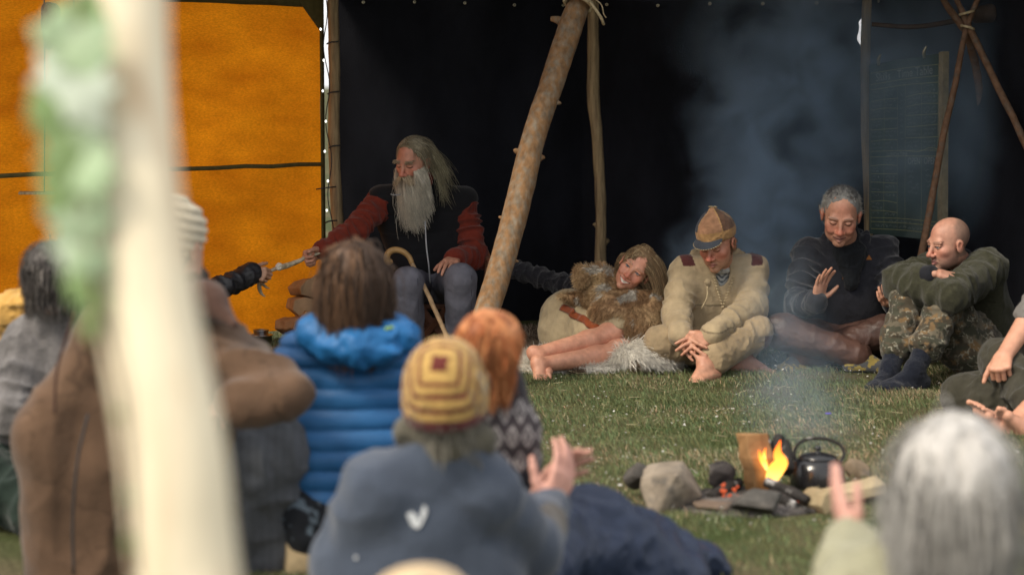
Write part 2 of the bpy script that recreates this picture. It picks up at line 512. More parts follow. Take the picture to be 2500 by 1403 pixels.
WALL = [A(-1.055, 12.85, 0), A(.45, 13.35, 0), A(1.98, 12.75, 0)]
WALL2 = [A(2.10, 12.80, 0), A(2.62, 11.35, 0), A(3.5, 9.2, 0)]
bw = thing('black_canvas_wall', WALL[1], 'black canvas wall hanging behind the seated people', 'tent wall')
def bend_wall(pts, seed, parent, nx=120, nz_=90, amp=.02, notch=None):
    """one hanging sheet that follows a bent line; notch pulls the end edge back between two heights"""
    pts = np.array(pts); sl = np.concatenate([[0], np.cumsum(np.linalg.norm(np.diff(pts, axis=0), axis=1))])
    u = np.linspace(0, 1, nx) * sl[-1]; c = np.stack([np.interp(u, sl, pts[:, i]) for i in range(3)], 1)
    z = np.linspace(.0, ZTOP + .03, nz_); U, Z = np.meshgrid(u, z, indexing='ij')
    q = (fbm(U * 1.3, Z * .9, 0 * U, seed) - .5) * 2 * amp + (fbm(U * 4, Z * .8 + U, 0 * U, seed + 3) - .5) * amp
    V = np.repeat(c[:, None], nz_, 1) + A(0, 1, 0) * q[..., None]; V[..., 2] = Z
    if notch:
        z0, z1, dep = notch; e = np.clip((u - sl[-1] + .35) / .35, 0, 1)[:, None]
        V[..., 0] -= e * dep * np.exp(-(((Z - (z0 + z1) / 2) / ((z1 - z0) / 2)) ** 4)) * (.75 + .5 * fbm(Z * 30, 0 * Z, 0 * Z, 4))
    I = np.arange(nx * nz_).reshape(nx, nz_)
    return mk('cloth', V.reshape(-1, 3), np.stack([I[:-1, :-1], I[1:, :-1], I[1:, 1:], I[:-1, 1:]], -1).reshape(-1, 4), black_m, parent)
zpix = lambda y, D: P(2095, y, D)[2]
bend_wall([WALL[0], WALL[1], A(2.105, 12.76, 0)], 21, bw, 200, 120, notch=(zpix(118, 12.75), zpix(42, 12.75), .05))
bw2 = thing('black_canvas_wall', WALL2[1], 'black canvas side wall behind the chalkboard', 'tent wall')
bend_wall(WALL2, 24, bw2, 120, 60, amp=.012)
brass = mat('brass', (.45, .40, .28), .35, .1, 20, 0, metal=1)
def grommets(wall, a, b, n, zz):
    d = nz(b - a); nr = nz(A(d[1], -d[0], 0))
    proto = None
    for i in range(n):
        p = a + (b - a) * (i + .5) / n + nr * .05 + A(0, 0, zz + random.uniform(-.008, .008))
        if proto is None:
            V, F = lathe_vf([(.004, 0), (.009, .001), (.0105, .003), (.008, .005), (.004, .004)], np.zeros(3), nr, 14)
            proto = bpy.data.objects.new('grommet', None)
            o = mk('grommet', V, F, brass); me = o.data; bpy.data.objects.remove(o)
        o = bpy.data.objects.new('grommet', me); COL.objects.link(o); o.parent = wall
        o.location = Vector(p - base_of(wall))
    bpy.data.objects.remove(proto)
grommets(bw, WALL[0], WALL[1], 5, ZTOP - .035); grommets(bw, WALL[1], WALL[2], 5, ZTOP - .035)
grommets(bw2, WALL2[0], WALL2[1], 3, ZTOP - .03)
# roof: rises from the walls to an open front edge above the fire ring
back = [TA + A(0, 0, ZTOP), TB + A(0, 0, ZTOP), WALL[0] + A(0, 0, ZTOP + .02), WALL[1] + A(0, 0, ZTOP + .02), WALL[2] + A(0, 0, ZTOP + .02), WALL2[0] + A(0, 0, ZTOP + .02), WALL2[1] + A(0, 0, ZTOP + .02), WALL2[2] + A(0, 0, ZTOP + .02)]
FRONT_Y, FRONT_Z = 9.7, 2.75
fx = [-4.2, -2.6, -1.5, .5, 1.7, 2.0, 2.7, 3.6]
V = list(back) + [A(x, FRONT_Y if 0 < i < 7 else 9.3, FRONT_Z if 0 < i < 7 else 2.2) for i, x in enumerate(fx)]
nb = len(back)
V2 = V + [v + A(0, 0, .006) for v in V]
F = [(i, i + 1, nb + i + 1, nb + i) for i in range(nb - 1)]
F += [tuple(q + 2 * nb for q in f[::-1]) for f in F[:]]
roof_m = mat('dark_roof_canvas', (.03, .03, .028), .9, .2, 6, .2, 100)
rf = mkpoly('canvas_roof', V2, F, roof_m)
tag(rf, 'dark canvas roof sloping up over the seated people', 'tent roof')

# --- poles
def pole(name, pts, rad, m, label, cat='pole', n=60, bump=.004, bf=9, seed=0, knots=(), group=None):
    t = thing(name, pts[0] * A(1, 1, 0), label, cat, group)
    tube('shaft', pts, rad, m, t, n=n, bump=bump, bf=bf, seed=seed, sides=20)
    c = catmull(pts, 200)
    for f, ang, ln, r in knots:
        i = int(f * 199); d = nz(c[min(i + 1, 199)] - c[max(i - 1, 0)])
        s = nz(np.cross(d, A(0, 1, 0))); w = nz(np.cross(s, d))
        o = cos(ang) * s + sin(ang) * w
        rr = np.interp(f, np.linspace(0, 1, len(rad)), rad)
        tube('knot', [c[i] + o * rr * .7, c[i] + o * (rr + ln * .5) + d * .004, c[i] + o * (rr + ln)], [r * 1.5, r, r * .7], m, t, n=6, sides=10, bump=.002, bf=60)
    return t
back_post = pole('tent_post', [G(838, 12.45), P(830, 620, 12.45), P(822, 500, 12.45), P(815, 330, 12.45), P(816, 150, 12.45), P(811, -20, 12.45), P(810, -60, 12.45)], [.036, .036, .035, .035, .033, .031, .03], M['post'], 'gnarled wooden tent post with fairy lights beside the ochre tarp', 'post', seed=1, bump=.006)
mid_post = pole('tent_post', [G(1468, 12.9), P(1466, 640, 12.9), P(1467, 520, 12.9), P(1458, 330, 12.9), P(1449, 240, 12.9), P(1448, 40, 12.9), P(1444, -60, 12.9)], [.04, .036, .033, .034, .037, .034, .032], M['post'], 'crooked wooden tent post behind the reclining woman', 'post', seed=2, knots=[(.24, 2.6, .02, .018), (.3, .4, .012, .014)])
right_post = pole('tent_post', [G(2124, 12.3), P(2120, 530, 12.3), P(2114, 330, 12.3), P(2113, 150, 12.3), P(2117, -20, 12.3), P(2117, -60, 12.3)], [.026, .026, .027, .028, .027, .026], M['post'], 'slim wooden tent post at the left edge of the chalkboard', 'post', seed=3)
lean = pole('leaning_pole', [G(1130, 10.1), P(1188, 760, 10.25), P(1232, 620, 10.4), P(1266, 490, 10.5), P(1305, 330, 10.62), P(1352, 190, 10.75), P(1395, 60, 10.85), P(1432, -40, 10.95)], [.064, .062, .062, .064, .060, .061, .062, .058], M['pine'], 'thick leaning pine pole with flaking orange bark', 'pole', n=110, bump=.005, bf=14, seed=4,
            knots=[(.53, .0, .018, .014), (.53, 3.0, .012, .016), (.38, .2, .012, .008), (.66, 3.2, .012, .01), (.28, 3.1, .012, .007), (.86, .3, .05, .018), (.86, 1.2, .02, .02)])
tip = P(1412, 8, 10.85)
ax = nz(P(1432, -40, 10.95) - P(1395, 60, 10.85)); s1 = nz(np.cross(ax, A(0, 1, 0))); s2 = np.cross(s1, ax)
rp = []
for i in range(60):
    a = i / 59 * 6 * pi
    rp.append(tip + ax * (.022 * i / 59 - .011) + .073 * (cos(a) * s1 + sin(a) * s2))
rope = thing('rope_lashing', tip, 'pale rope lashing round the top of the leaning pine pole', 'rope')
tube('coil', rp, .0075, M['rope'], rope, sides=8)
tube('loose_end', [P(1440, 5, 10.78), P(1455, 25, 10.75), P(1468, 45, 10.75), P(1474, 60, 10.78)], .0075, M['rope'], rope, sides=8, n=12)
tube('loose_end', [P(1448, -5, 10.78), P(1468, 12, 10.76), P(1474, 35, 10.76), P(1480, 44, 10.76)], .003, M['rope'], rope, sides=6, n=12)

# near peeled pole with ivy, far out of focus
near = pole('peeled_pole', [G(640, 2.26), P(640, 2300, 2.26), P(500, 1650, 2.28), P(455, 1403, 2.3), P(420, 1100, 2.31), P(368, 800, 2.33), P(322, 500, 2.36), P(300, 250, 2.4), P(293, 0, 2.43), P(290, -260, 2.46)], [0.062, .062, .060, .059, .058, .056, .055, .054, .054, .054], M['wood_pale'], 'pale peeled pole close to the camera with ivy leaves', 'pole', n=70, bump=.003, bf=8, seed=5)
ivy = thing('ivy_sprig', P(170, 800, 2.34), 'pale green ivy leaves hanging on the peeled pole', 'plant')
leaf_m = mat('ivy_leaf', None, .5, .2, 20, .2, 60, trans=.35)
stem_pts = [P(330, 1403, 2.26), P(300, 1000, 2.26), P(235, 720, 2.27), P(205, 450, 2.29), P(190, 200, 2.33), P(188, -60, 2.37)]
tube('stem', stem_pts, .003, M['stick'], ivy, n=30, sides=8)
rl = np.random.default_rng(5)
def leaf(px, py, D, size, ang, tilt, colr):
    c = P(px, py, D)
    out = [(0, -.5), (.32, -.62), (.5, -.3), (.36, -.05), (.52, .12), (.26, .2), (0, .62), (-.26, .2), (-.52, .12), (-.36, -.05), (-.5, -.3), (-.32, -.62)]
    f = nz(A(sin(tilt) * .8, -1, .35 * cos(tilt * 2))); u = nz(A(sin(ang), 0, cos(ang)) - f * (A(sin(ang), 0, cos(ang)) @ f)); r = np.cross(f, u)
    V = [c + f * .006] + [c + size * (x * r + y * u) - f * .01 * (x * x + y * y) * 3 for x, y in out]
    V += [v - f * .0012 for v in V]
    k = 13
    T = [(0, i, i % 12 + 1) for i in range(1, 13)]
    T += [(k, k + i % 12 + 1, k + i) for i in range(1, 13)]
    F = np.array(T); 
    mk('leaf', V, F, leaf_m, ivy, colr)
for px, py, D, sz, an, ti, kind in [(200, 30, 2.36, .07, .3, .2, 0), (155, 90, 2.33, .055, 2.4, .5, 1), (205, 130, 2.31, .075, 2.9, -.2, 1), (160, 190, 2.32, .08, 3.3, .1, 2), (205, 235, 2.3, .085, 2.6, -.4, 2), (125, 250, 2.33, .06, 4.0, .3, 0), (150, 300, 2.31, .07, 3.0, .6, 0), (210, 330, 2.3, .06, 2.4, -.1, 1), (165, 385, 2.29, .075, 3.4, .2, 0), (215, 430, 2.28, .065, 2.8, -.3, 1), (170, 480, 2.29, .07, 3.1, .3, 0), (195, 540, 2.28, .08, 2.8, .0, 1), (170, 600, 2.28, .075, 3.3, -.2, 2), (225, 640, 2.27, .07, 2.6, .4, 1), (195, 690, 2.27, .06, 3.6, .1, 0), (230, 740, 2.27, .05, 3.0, .2, 0), (225, 800, 2.27, .04, 3.2, .2, 0), (300, 1010, 2.27, .03, 3.0, 0, 0), (322, 1210, 2.26, .03, 2.8, 0, 1), (330, 1330, 2.26, .035, 3.2, .2, 0)]:
    base = [A(.30, .43, .18), A(.45, .58, .37), A(.68, .76, .64)][kind]
    leaf(px, py, D, sz * (.68 if py > 560 else .95), an, ti, base * rl.uniform(.85, 1.1))

# --- stick tripod on the right
D3 = 11.35
apex = P(2352, 80, D3)
trip = thing('stick_tripod', G(2290, D3), 'lashed tripod of thin barked sticks beside the chalkboard', 'tripod')
tube('leg', [G(2205, 11.2), P(2250, 620, 11.22), P(2276, 480, 11.25), P(2301, 340, 11.28), P(2330, 215, 11.32), P(2354, 90, 11.35), P(2370, 40, 11.36), P(2390, -8, 11.36)], [.021, .020, .019, .018, .017, .016, .015, .013], M['stick'], trip, n=60, bump=.003, bf=25, seed=1)
tube('leg', [G(2680, 10.9), P(2590, 560, 11.0), P(2498, 340, 11.15), P(2437, 215, 11.25), P(2384, 105, 11.32), P(2362, 60, 11.36), P(2340, 10, 11.38), P(2325, -20, 11.38)], [.021, .021, .020, .019, .018, .017, .015, .014], M['stick'], trip, n=60, bump=.004, bf=25, seed=2)
tube('leg', [G(2440, 11.9), P(2400, 300, 11.65), P(2368, 105, 11.42), P(2345, 60, 11.38), P(2314, 18, 11.34), P(2300, -6, 11.3)], [.024, .022, .021, .02, .018, .016], M['stick'], trip, n=50, bump=.003, bf=25, seed=3)
for (cx, cy, rr, tilt) in ((2360, 32, .038, .25), (2362, 68, .034, -.3)):
    c = P(cx, cy, D3 - .0); pts = []
    for i in range(36):
        a = i / 35 * 4 * pi
        pts.append(c + A(rr * cos(a), rr * sin(a), .010 * (i / 35 - .5) + rr * cos(a) * tilt))
    tube('lashing', pts, .0042, M['rope'], trip, sides=6)
mal = thing('wooden_maul', P(2400, 35, 11.5), 'dark wooden maul laid across the top of the tripod', 'maul')
tube('handle', [P(2128, 60, 11.6), P(2230, 66, 11.57), P(2330, 52, 11.53), P(2385, 38, 11.5)], [.012, .013, .015, .018], mat('dark_wood', (.045, .03, .021), .8, .3, 20, .3, 60), mal, n=20)
tube('maul_head', [P(2372, 40, 11.5), P(2378, 38, 11.5), P(2420, 33, 11.5), P(2428, 32, 11.5)], [.03, .044, .052, .045], bpy.data.materials['dark_wood'], mal, sides=18)

# --- chalkboard
board_m = mat('chalkboard', (.042, .068, .060), .75, .35, 4, .1, 40, second=(.088, .112, .103), mixpos=(.45, .8), mscale=3, spec=.2)
chalk_m = mat('yellow_chalk', (.30, .30, .14), .95, .3, 60, 0)
chalkw_m = mat('white_chalk', (.25, .28, .28), .95, .3, 60, 0)
frame_m = mat('board_frame', (.20, .17, .11), .8, .25, 20, .3, 60)
BL, BR = P(2122, 159, 12.15), P(2299, 130, 11.5)
BBL, BBR = P(2122, 570, 12.15), P(2296, 588, 11.5)
cb = thing('chalkboard', (BBL + BBR) / 2, 'green chalkboard with a ruled timetable in chalk', 'chalkboard')
ex, ey = BR - BL, ((BBL - BL) + (BBR - BR)) / 2
bn = nz(np.cross(ex, -ey)); bn = bn if bn[1] < 0 else -bn
def bp(u, v, o=0):                       # u across 0..1, v down 0..1
    top = BL + (BR - BL) * u; bot = BBL + (BBR - BBL) * u
    return top + (bot - top) * v + bn * o
V = [bp(u, v, o) for o in (0, -.018) for u, v in ((0, 0), (1, 0), (1, 1), (0, 1))]
mkpoly('panel', V, [(0, 1, 2, 3), (7, 6, 5, 4), (0, 4, 5, 1), (1, 5, 6, 2), (2, 6, 7, 3), (3, 7, 4, 0)], board_m, cb)
def bar(name, u0, v0, u1, v1, o0, o1, m):
    V = [bp(u, v, o) for o in (o1, o0) for u, v in ((u0, v0), (u1, v0), (u1, v1), (u0, v1))]
    return mkpoly(name, V, [(0, 1, 2, 3), (7, 6, 5, 4), (0, 4, 5, 1), (1, 5, 6, 2), (2, 6, 7, 3), (3, 7, 4, 0)], m, cb)
bar('side_batten', 1.003, -.005, 1.055, 1.005, -.02, .02, frame_m)
for u in (.15, .78):
    tube('hook', [bp(u, .012, .004), bp(u + .01, -.02, .012), bp(u + .03, -.05, .006)], [.008, .011, .005], brass, cb, n=8, sides=8)
def line(pts, w, m=chalk_m, name='chalk_line', n=14):
    c = catmull(pts, n); V, F = [], []
    for i, (u, v) in enumerate(c):
        t = c[min(i + 1, n - 1)] - c[max(i - 1, 0)]
        du, dv = (0, w) if abs(t[0]) > abs(t[1]) else (w * 1.3, 0)
        V += [bp(u - du, v - dv, .002), bp(u + du, v + dv, .002)]
        if i: F.append((2 * i - 2, 2 * i - 1, 2 * i + 1, 2 * i))
    return V, F
def lines(name, specs, m, w):
    V, F = [], []
    for pts in specs:
        v, f = line(pts, w); F += [tuple(q + len(V) for q in x) for x in f]; V += v
    o = mk(name, V, np.array(F), m, cb, kind='stuff'); return o
rj = np.random.default_rng(3)
def hline(u0, u1, v, j=.004): return [(u0, v + rj.uniform(-j, j)), ((u0 + u1) * .5, v + rj.uniform(-j, j) - .003), (u1, v + rj.uniform(-j, j))]
def vline(u, v0, v1): return [(u, v0), (u + rj.uniform(-.004, .004), (v0 + v1) / 2), (u, v1)]
HL = [hline(.03, .96, v) for v in (.055, .118, .15)] + [hline(.03, .96, v) for v in (.515, .545)] + [hline(.03, .96, .9), hline(.03, .96, .925), hline(.03, .96, .965)]
for v in (.215, .27, .325, .385, .45): HL += [hline(.03, .41, v), hline(.53, .96, v - .006)]
for v in (.595, .645, .695, .75, .805, .86): HL.append(hline(.03, .41, v))
HL.append([(.53, .512), (.7, .52), (.85, .5), (.96, .508)])
lines('row_line', HL, chalk_m, .0016)
lines('column_line', [vline(u, .15, .515) for u in (.22, .41, .52, .74)] + [vline(u, .545, .965) for u in (.22, .41, .52, .74)] + [vline(.03, .055, .965), vline(.96, .055, .965)], chalk_m, .0011)
W = []
def scrib(u0, u1, v, h=.008, st=9):
    x = u0
    while x < u1:
        w = rj.uniform(.03, .09); k = max(4, int(w * 150)); e = min(u1, x + w)
        W.append([(x + (e - x) * i / (k - 1), v + rj.uniform(-h, h)) for i in range(k)]); x = e + .02
for v in (.165, .19, .225, .248, .282, .305, .337, .36, .4, .425, .465, .49):
    for a, b in ((.05, .2), (.24, .39), (.55, .72), (.77, .94)):
        if rj.random() < .85: scrib(a, b - rj.uniform(0, .06), v)
for v in (.56, .58, .61, .63, .66, .68, .715, .735, .765, .785, .82, .84, .875):
    for a, b in ((.05, .2), (.24, .39)):
        if rj.random() < .85: scrib(a, b - rj.uniform(0, .06), v)
for v, a, b in ((.135, .28, .7), (.63, .56, .64), (.66, .56, .65), (.69, .56, .63), (.70, .66, .7), (.72, .6, .7), (.745, .56, .7), (.62, .78, .84), (.65, .8, .9), (.68, .8, .88), (.71, .82, .88), (.945, .1, .9), (.912, .3, .6)): scrib(a, b, v)
for i in range(8): scrib(.445, .485, .2 + .035 * i, .006)
lines('chalk_writing', W, chalkw_m, .0011)
def text(body, u, v, size, squash=1.0, m=chalkw_m):
    c = bpy.data.curves.new('chalk_text', 'FONT'); c.body = body; c.size = size; c.resolution_u = 3
    tmp = bpy.data.objects.new('chalk_text', c); COL.objects.link(tmp)
    bpy.context.view_layer.update()
    me = bpy.data.meshes.new_from_object(tmp.evaluated_get(bpy.context.evaluated_depsgraph_get()))
    bpy.data.objects.remove(tmp)
    wd, hg = np.linalg.norm(BR - BL), np.linalg.norm(BBL - BL)
    for w in me.vertices: w.co = Vector(bp(u + w.co.x * squash / wd, v - w.co.y / hg, .003) - base_of(cb))
    me.materials.clear(); me.materials.append(m)
    o = bpy.data.objects.new('chalk_text', me); COL.objects.link(o); o.parent = cb; o['kind'] = 'stuff'
    return o
text('Skills   Time Table', .1, .103, .066, 1.15)
text('OPEN', .555, .588, .05, .95); text('OPEN', .775, .588, .05, .95)
text('LUNCH TIME', .26, .541, .03, 1.2)
# ------------------------------------------------------------------ people: building blocks
def frame_dir(yaw, pitch=0, roll=0):
    """columns: the person's right, forward, up; yaw 0 looks at the camera, positive turns to the viewer's right"""
    y, p = R_(yaw), R_(pitch)
    f = A(sin(y) * cos(p), -cos(y) * cos(p), sin(p))
    u = nz(A(0, 0, 1) - f * f[2])
    q = Quaternion(Vector(f), -R_(roll)); u = np.array(q @ Vector(u))
    x = np.cross(f, u)
    return np.stack([x, f, u], 1)

def head_ops(s, c, R, sc=1.0, simple=False, smile=0, closed=False, ears=True, jaw=1.0, neck=None):
    def w(x, y, z): return c + R @ (A(x, y, z) * sc)
    def e(x, y, z, rx, ry, rz, k=.02, sub=False, rot=None): s.ell(w(x, y, z), A(rx, ry, rz) * sc, R if rot is None else R @ rot, k * sc, sub)
    def cp(a, b, ra, rb=None, k=.01, sub=False): s.cap(w(*a), w(*b), ra * sc, (ra if rb is None else rb) * sc, k * sc, sub)
    e(0, -.012, .036, .0745, .096, .082)
    e(0, .03, -.03, .065, .06, .072, .03)
    e(0, .034, -.074, .05 * jaw, .048, .04, .03)
    if not simple:
        e(0, .074, -.104, .021 * jaw, .016, .016, .018)
        cp((-.034, .074, .02), (.034, .074, .02), .012, k=.016)
        for q in (-1, 1):
            e(q * .043, .058, -.024, .021, .021, .017, .02)
            e(q * .0315, .0985, -.002, .017, .016, .0105, .010, True)
            e(q * .0315, .0755, -.003, .0135, .0135, .0125, .002)
            if closed: e(q * .0315, .0775, .0, .0155, .0135, .0105, .003)
            else: cp((q * .018, .0865, .0045), (q * .045, .080, .0045), .0045, k=.004)
            cp((q * .016, .089, .019), (q * .05, .079, .019), .006, k=.008)
        cp((0, .087, .008), (0, .110, -.032), .0085, .0105, .012)
        e(0, .1135, -.037, .0135, .0125, .011, .008)
        for q in (-1, 1): e(q * .0145, .1, -.041, .0095, .012, .009, .007)
        for q in (-1, 1): e(q * .006, .107, -.0495, .0045, .005, .004, .003, True)
        mw = .024 + .008 * smile
        z0 = -.068
        for q in (-1, 1):
            cp((0, .0935, z0 + .001), (q * mw, .080 - .004 * smile, z0 + .012 * smile), .0062, .0035, .006)
            cp((0, .092, z0 - .011 - .006 * smile), (q * mw * .9, .079 - .003 * smile, z0 - .004 + .008 * smile), .0072, .003, .006)
            if smile: e(q * .038, .07, -.043, .017, .016, .013, .014)
            cp((q * .018, .093, -.045), (q * (.034 + .004 * smile), .081, -.072 + .01 * smile), .002, .0015, .006, True)
        cp((-mw * .9, .0975, z0 - .0045 + .011 * smile), (0, .0995, z0 - .0045 - .001 * smile), .0022, k=.003, sub=True)
        cp((0, .0995, z0 - .0045 - .001 * smile), (mw * .9, .0975, z0 - .0045 + .011 * smile), .0022, k=.003, sub=True)
    if ears:
        for q in (-1, 1):
            e(q * .079, -.006, -.008, .008, .019, .031, .006)
            e(q * .084, -.006, .006, .009, .016, .014, .01)
            e(q * .09, .0, -.002, .006, .009, .016, .004, True)
    a = w(0, -.022, -.055); b = w(0, -.04, -.15) if neck is None else neck
    s.cap(a, b, .053 * sc, .058 * sc, .025 * sc)

def face_col(V, c, R, sc, skin, lips=None, brow=A(.12, .08, .05), closed=False, smile=0, stubble=None, buzz=None, red=.5, iris=A(.06, .08, .10), eyes=True):
    L = (V - c) @ R / sc
    x, y, z = L[:, 0], L[:, 1], L[:, 2]; ax = np.abs(x)
    col = np.repeat(np.asarray(skin, float)[None], len(V), 0)
    g = lambda X, Y, Z, s: np.exp(-((ax - X) ** 2 + (y - Y) ** 2 + (z - Z) ** 2) / (2 * s * s))
    rd = np.clip(g(.042, .066, -.032, .02) + g(0, .113, -.037, .016) * 1.3 + g(.082, -.006, -.005, .02) * .8 + g(0, .08, .06, .03) * .35, 0, 1)[:, None] * red
    n = (fbm(V[:, 0] * 60, V[:, 1] * 60, V[:, 2] * 60, 2)[:, None] - .5)
    col = col * (1 - rd) + col * A(1.02, .60, .58) * rd
    n2 = (fbm(V[:, 0] * 22, V[:, 1] * 22, V[:, 2] * 22, 12)[:, None] - .5)
    col = col * (1 + .35 * n) * (1 + A(.25, .45, .5)[None] * n2)
    front = (y > .045)
    if stubble is not None:
        m = (1 / (1 + np.exp((z + .052) * 220)) * (y > -.01) * (ax < .075) * (z > -.13) + np.exp(-((z + .055) / .007) ** 2) * (ax < .024) * front)[:, None]
        col = col * (1 - .45 * np.clip(m, 0, 1)) + stubble * .45 * np.clip(m, 0, 1)
    if buzz is not None:
        m = 1 / (1 + np.exp(-(-(y - .005) - .25 * (np.maximum(z - .085, 0)) * 6 + .0) * 160))
        m = (m * (z > -.06) * (ax < .0795))[:, None]
        col = col * (1 - .6 * m) + buzz * .6 * m
    mw = .024 + .008 * smile
    t = np.clip(ax / mw, 0, 1.2)
    zm = -.0725 - .001 * smile + .012 * smile * t ** 2
    lm = (ax < mw) & front & (y > .07)
    if lips is not None:
        hh = (.0085 + .004 * smile) * (1 - t ** 2) + .001
        m = lm & (np.abs(z - zm) < hh); col[m] = col[m] * .3 + lips * .7
    col[lm & (np.abs(z - zm) < .0020 + .0008 * smile)] = A(.10, .04, .035)
    if smile > .8:
        hh = .0068 * (1 - (ax / (mw * .88)) ** 2)
        col[lm & (ax < mw * .88) & (np.abs(z - zm - .0005) < hh)] = A(.66, .60, .52)
    if eyes:
        dx, dz = (ax - .0315), (z + .002)
        if closed:
            m = front & (np.abs(dx) < .0155) & (np.abs(dz + .006 - 14 * dx ** 2) < .0022); col[m] = A(.06, .035, .03)
            m = front & (np.abs(dx) < .016) & (np.abs(dz - .0115 + 10 * dx ** 2) < .0022); col[m] *= .55
        else:
            m = front & ((dx / .0135) ** 2 + (dz / .0043) ** 2 < 1); col[m] = A(.34, .30, .28)
            m &= (dx ** 2 + dz ** 2 < .0058 ** 2); col[m] = iris
            m = front & (np.abs(dx) < .0155) & (np.abs(dz - .0050 + 16 * dx ** 2) < .0022); col[m] = A(.05, .03, .025)
    m = front & (ax > .013) & (ax < .052) & (np.abs(z - (.0205 + .003 * np.sin(np.clip((ax - .013) / .039, 0, 1) * 2.6))) < .0038)
    col[m] = col[m] * .5 + brow * .5
    return col

def hand_ops(s, wr, d, n, side, curl=.35, thumb=.5, spread=.12, sc=1.0, curls=None):
    """wr wrist, d along the fingers, n out of the palm, side 'R' or 'L'"""
    d = nz(d); n = nz(n - d * (np.asarray(n, float) @ d))
    t = np.cross(d, n) if side == 'R' else np.cross(n, d)
    wr = np.asarray(wr, float)
    lens = [(.043, .026, .022), (.048, .03, .024), (.045, .028, .023), (.034, .022, .02)]
    rad = [.0098, .0102, .0096, .0086]
    base = []
    for i in range(4):
        b = wr + (d * (.092 - .004 * abs(i - 1) - (.008 if i == 3 else 0)) + t * (.031 - .0205 * i)) * sc
        base.append(b)
        s.cap(wr + (d * .012 + t * (.016 - .011 * i)) * sc, b, .0165 * sc, .0122 * sc, .012 * sc)
    s.ell(wr + (d * .048 - n * -.004) * sc, A(.030, .044, .014) * sc, np.stack([t, d, n], 1), .012 * sc)
    for i in range(4):
        cu = curl if curls is None else curls[i]
        p = base[i]; dd = nz(d + t * spread * (1.4 - i) * .5)
        a = 0
        for j in range(3):
            a += cu * (1.0, 1.25, .8)[j]
            v = cos(a) * dd + sin(a) * n
            q = p + v * lens[i][j] * sc
            s.cap(p, q, rad[i] * (1 - .09 * j) * sc, rad[i] * (.93 - .11 * j) * sc, .003 * sc)
            p = q
    p = wr + (d * .02 + t * .024 + n * .006) * sc
    v = nz(d * (.75 - .2 * thumb) + t * (.75) + n * .35 * (1.2 - thumb) * 1.6)
    q = p + v * .044 * sc; s.cap(p, q, .0175 * sc, .0125 * sc, .014 * sc)
    v2 = nz(v + d * .55 + n * .35 * (1 - thumb)); r = q + v2 * .032 * sc; s.cap(q, r, .0115 * sc, .0105 * sc, .004 * sc)
    v3 = nz(v2 + d * .3 + n * .4 * (1 - thumb)); s.cap(r, r + v3 * .026 * sc, .0105 * sc, .0085 * sc, .004 * sc)

def foot_ops(s, an, d, u, side, sc=1.0, toes=True, fat=1.0):
    d = nz(d); u = nz(np.asarray(u, float) - d * (np.asarray(u, float) @ d)); an = np.asarray(an, float)
    m = np.cross(u, d) if side == 'R' else np.cross(d, u)            # towards the big toe
    w = lambda a, b, c: an + (d * a + u * b + m * c) * sc
    f = fat
    s.cap(w(0, .02, 0), w(-.01, -.02, 0), .036 * sc * f, .034 * sc * f, .02)
    s.ell(w(-.04, -.045, 0), A(.03, .036, .032) * sc * f, np.stack([m, d, u], 1), .025)
    s.cap(w(.01, -.012, 0), w(.10, -.048, .008), .037 * sc * f, .025 * sc * f, .025)
    s.cap(w(-.03, -.055, -.008), w(.10, -.064, -.024), .025 * sc * f, .0185 * sc * f, .02)
    s.cap(w(-.03, -.055, .006), w(.135, -.062, .024), .022 * sc * f, .021 * sc * f, .02)
    s.cap(w(.135, -.062, .026), w(.10, -.064, -.028), .0205 * sc * f, .018 * sc * f, .012)
    if toes:
        for i, (a, b, l, r) in enumerate(((.14, .028, .046, .0128), (.143, .008, .038, .0092), (.136, -.006, .034, .0088), (.126, -.0185, .03, .0084), (.113, -.030, .026, .0082))):
            p = w(a, -.063, b); q = w(a + l * .55, -.058, b * 1.05); e = w(a + l, -.071, b * 1.08)
            s.cap(p, q, r * sc, r * sc, .004); s.cap(q, e, r * sc, r * .95 * sc, .003)
    else:
        s.cap(w(.12, -.058, .018), w(.165, -.066, .012), .026 * sc * f, .02 * sc * f, .02)
        s.cap(w(.11, -.06, -.018), w(.14, -.067, -.012), .022 * sc * f, .018 * sc * f, .02)

def torso_frame(J):
    up = nz(J['neck'] - J['pel']); sd = J['shL'] - J['shR']; sd = nz(sd - up * (sd @ up))
    fw = np.cross(sd, up)
    return up, sd, fw                                                # fw: the chest's front (side is towards the person's left)

def torso_ops(s, J, grow_=0.0, wr=(.008, 9, 5), flat=.72, belly=.155, chest=.15, sh=.062, k=.06, length=1.0):
    up, sd, fw = torso_frame(J)
    grow_ = grow_ - .012 if grow_ > -.03 else grow_; sh = sh * .74; k = k * .8; chest = chest - .008
    fl = (fw, flat)
    ms = (J['shL'] + J['shR']) / 2
    halfw = np.linalg.norm(J['shL'] - J['shR']) / 2
    c1 = ms - up * .11
    pe = J['pel'] * length + ms * (1 - length)
    for q in (-1, 1):
        s.cap(c1 + sd * q * (halfw - .105), (c1 + pe) / 2 + sd * q * .05, (chest - .02 + grow_), belly - .01 + grow_, k, flat=fl, wr=wr)
        s.cap((c1 + pe) / 2 + sd * q * .05, pe + sd * q * .055, belly - .01 + grow_, belly - .005 + grow_, k, flat=fl, wr=wr)
    s.cap(J['shR'] * .85 + ms * .15 + up * .0, J['neck'] - up * .02, sh + grow_, .055 + grow_, .05)
    s.cap(J['shL'] * .85 + ms * .15 + up * .0, J['neck'] - up * .02, sh + grow_, .055 + grow_, .05)

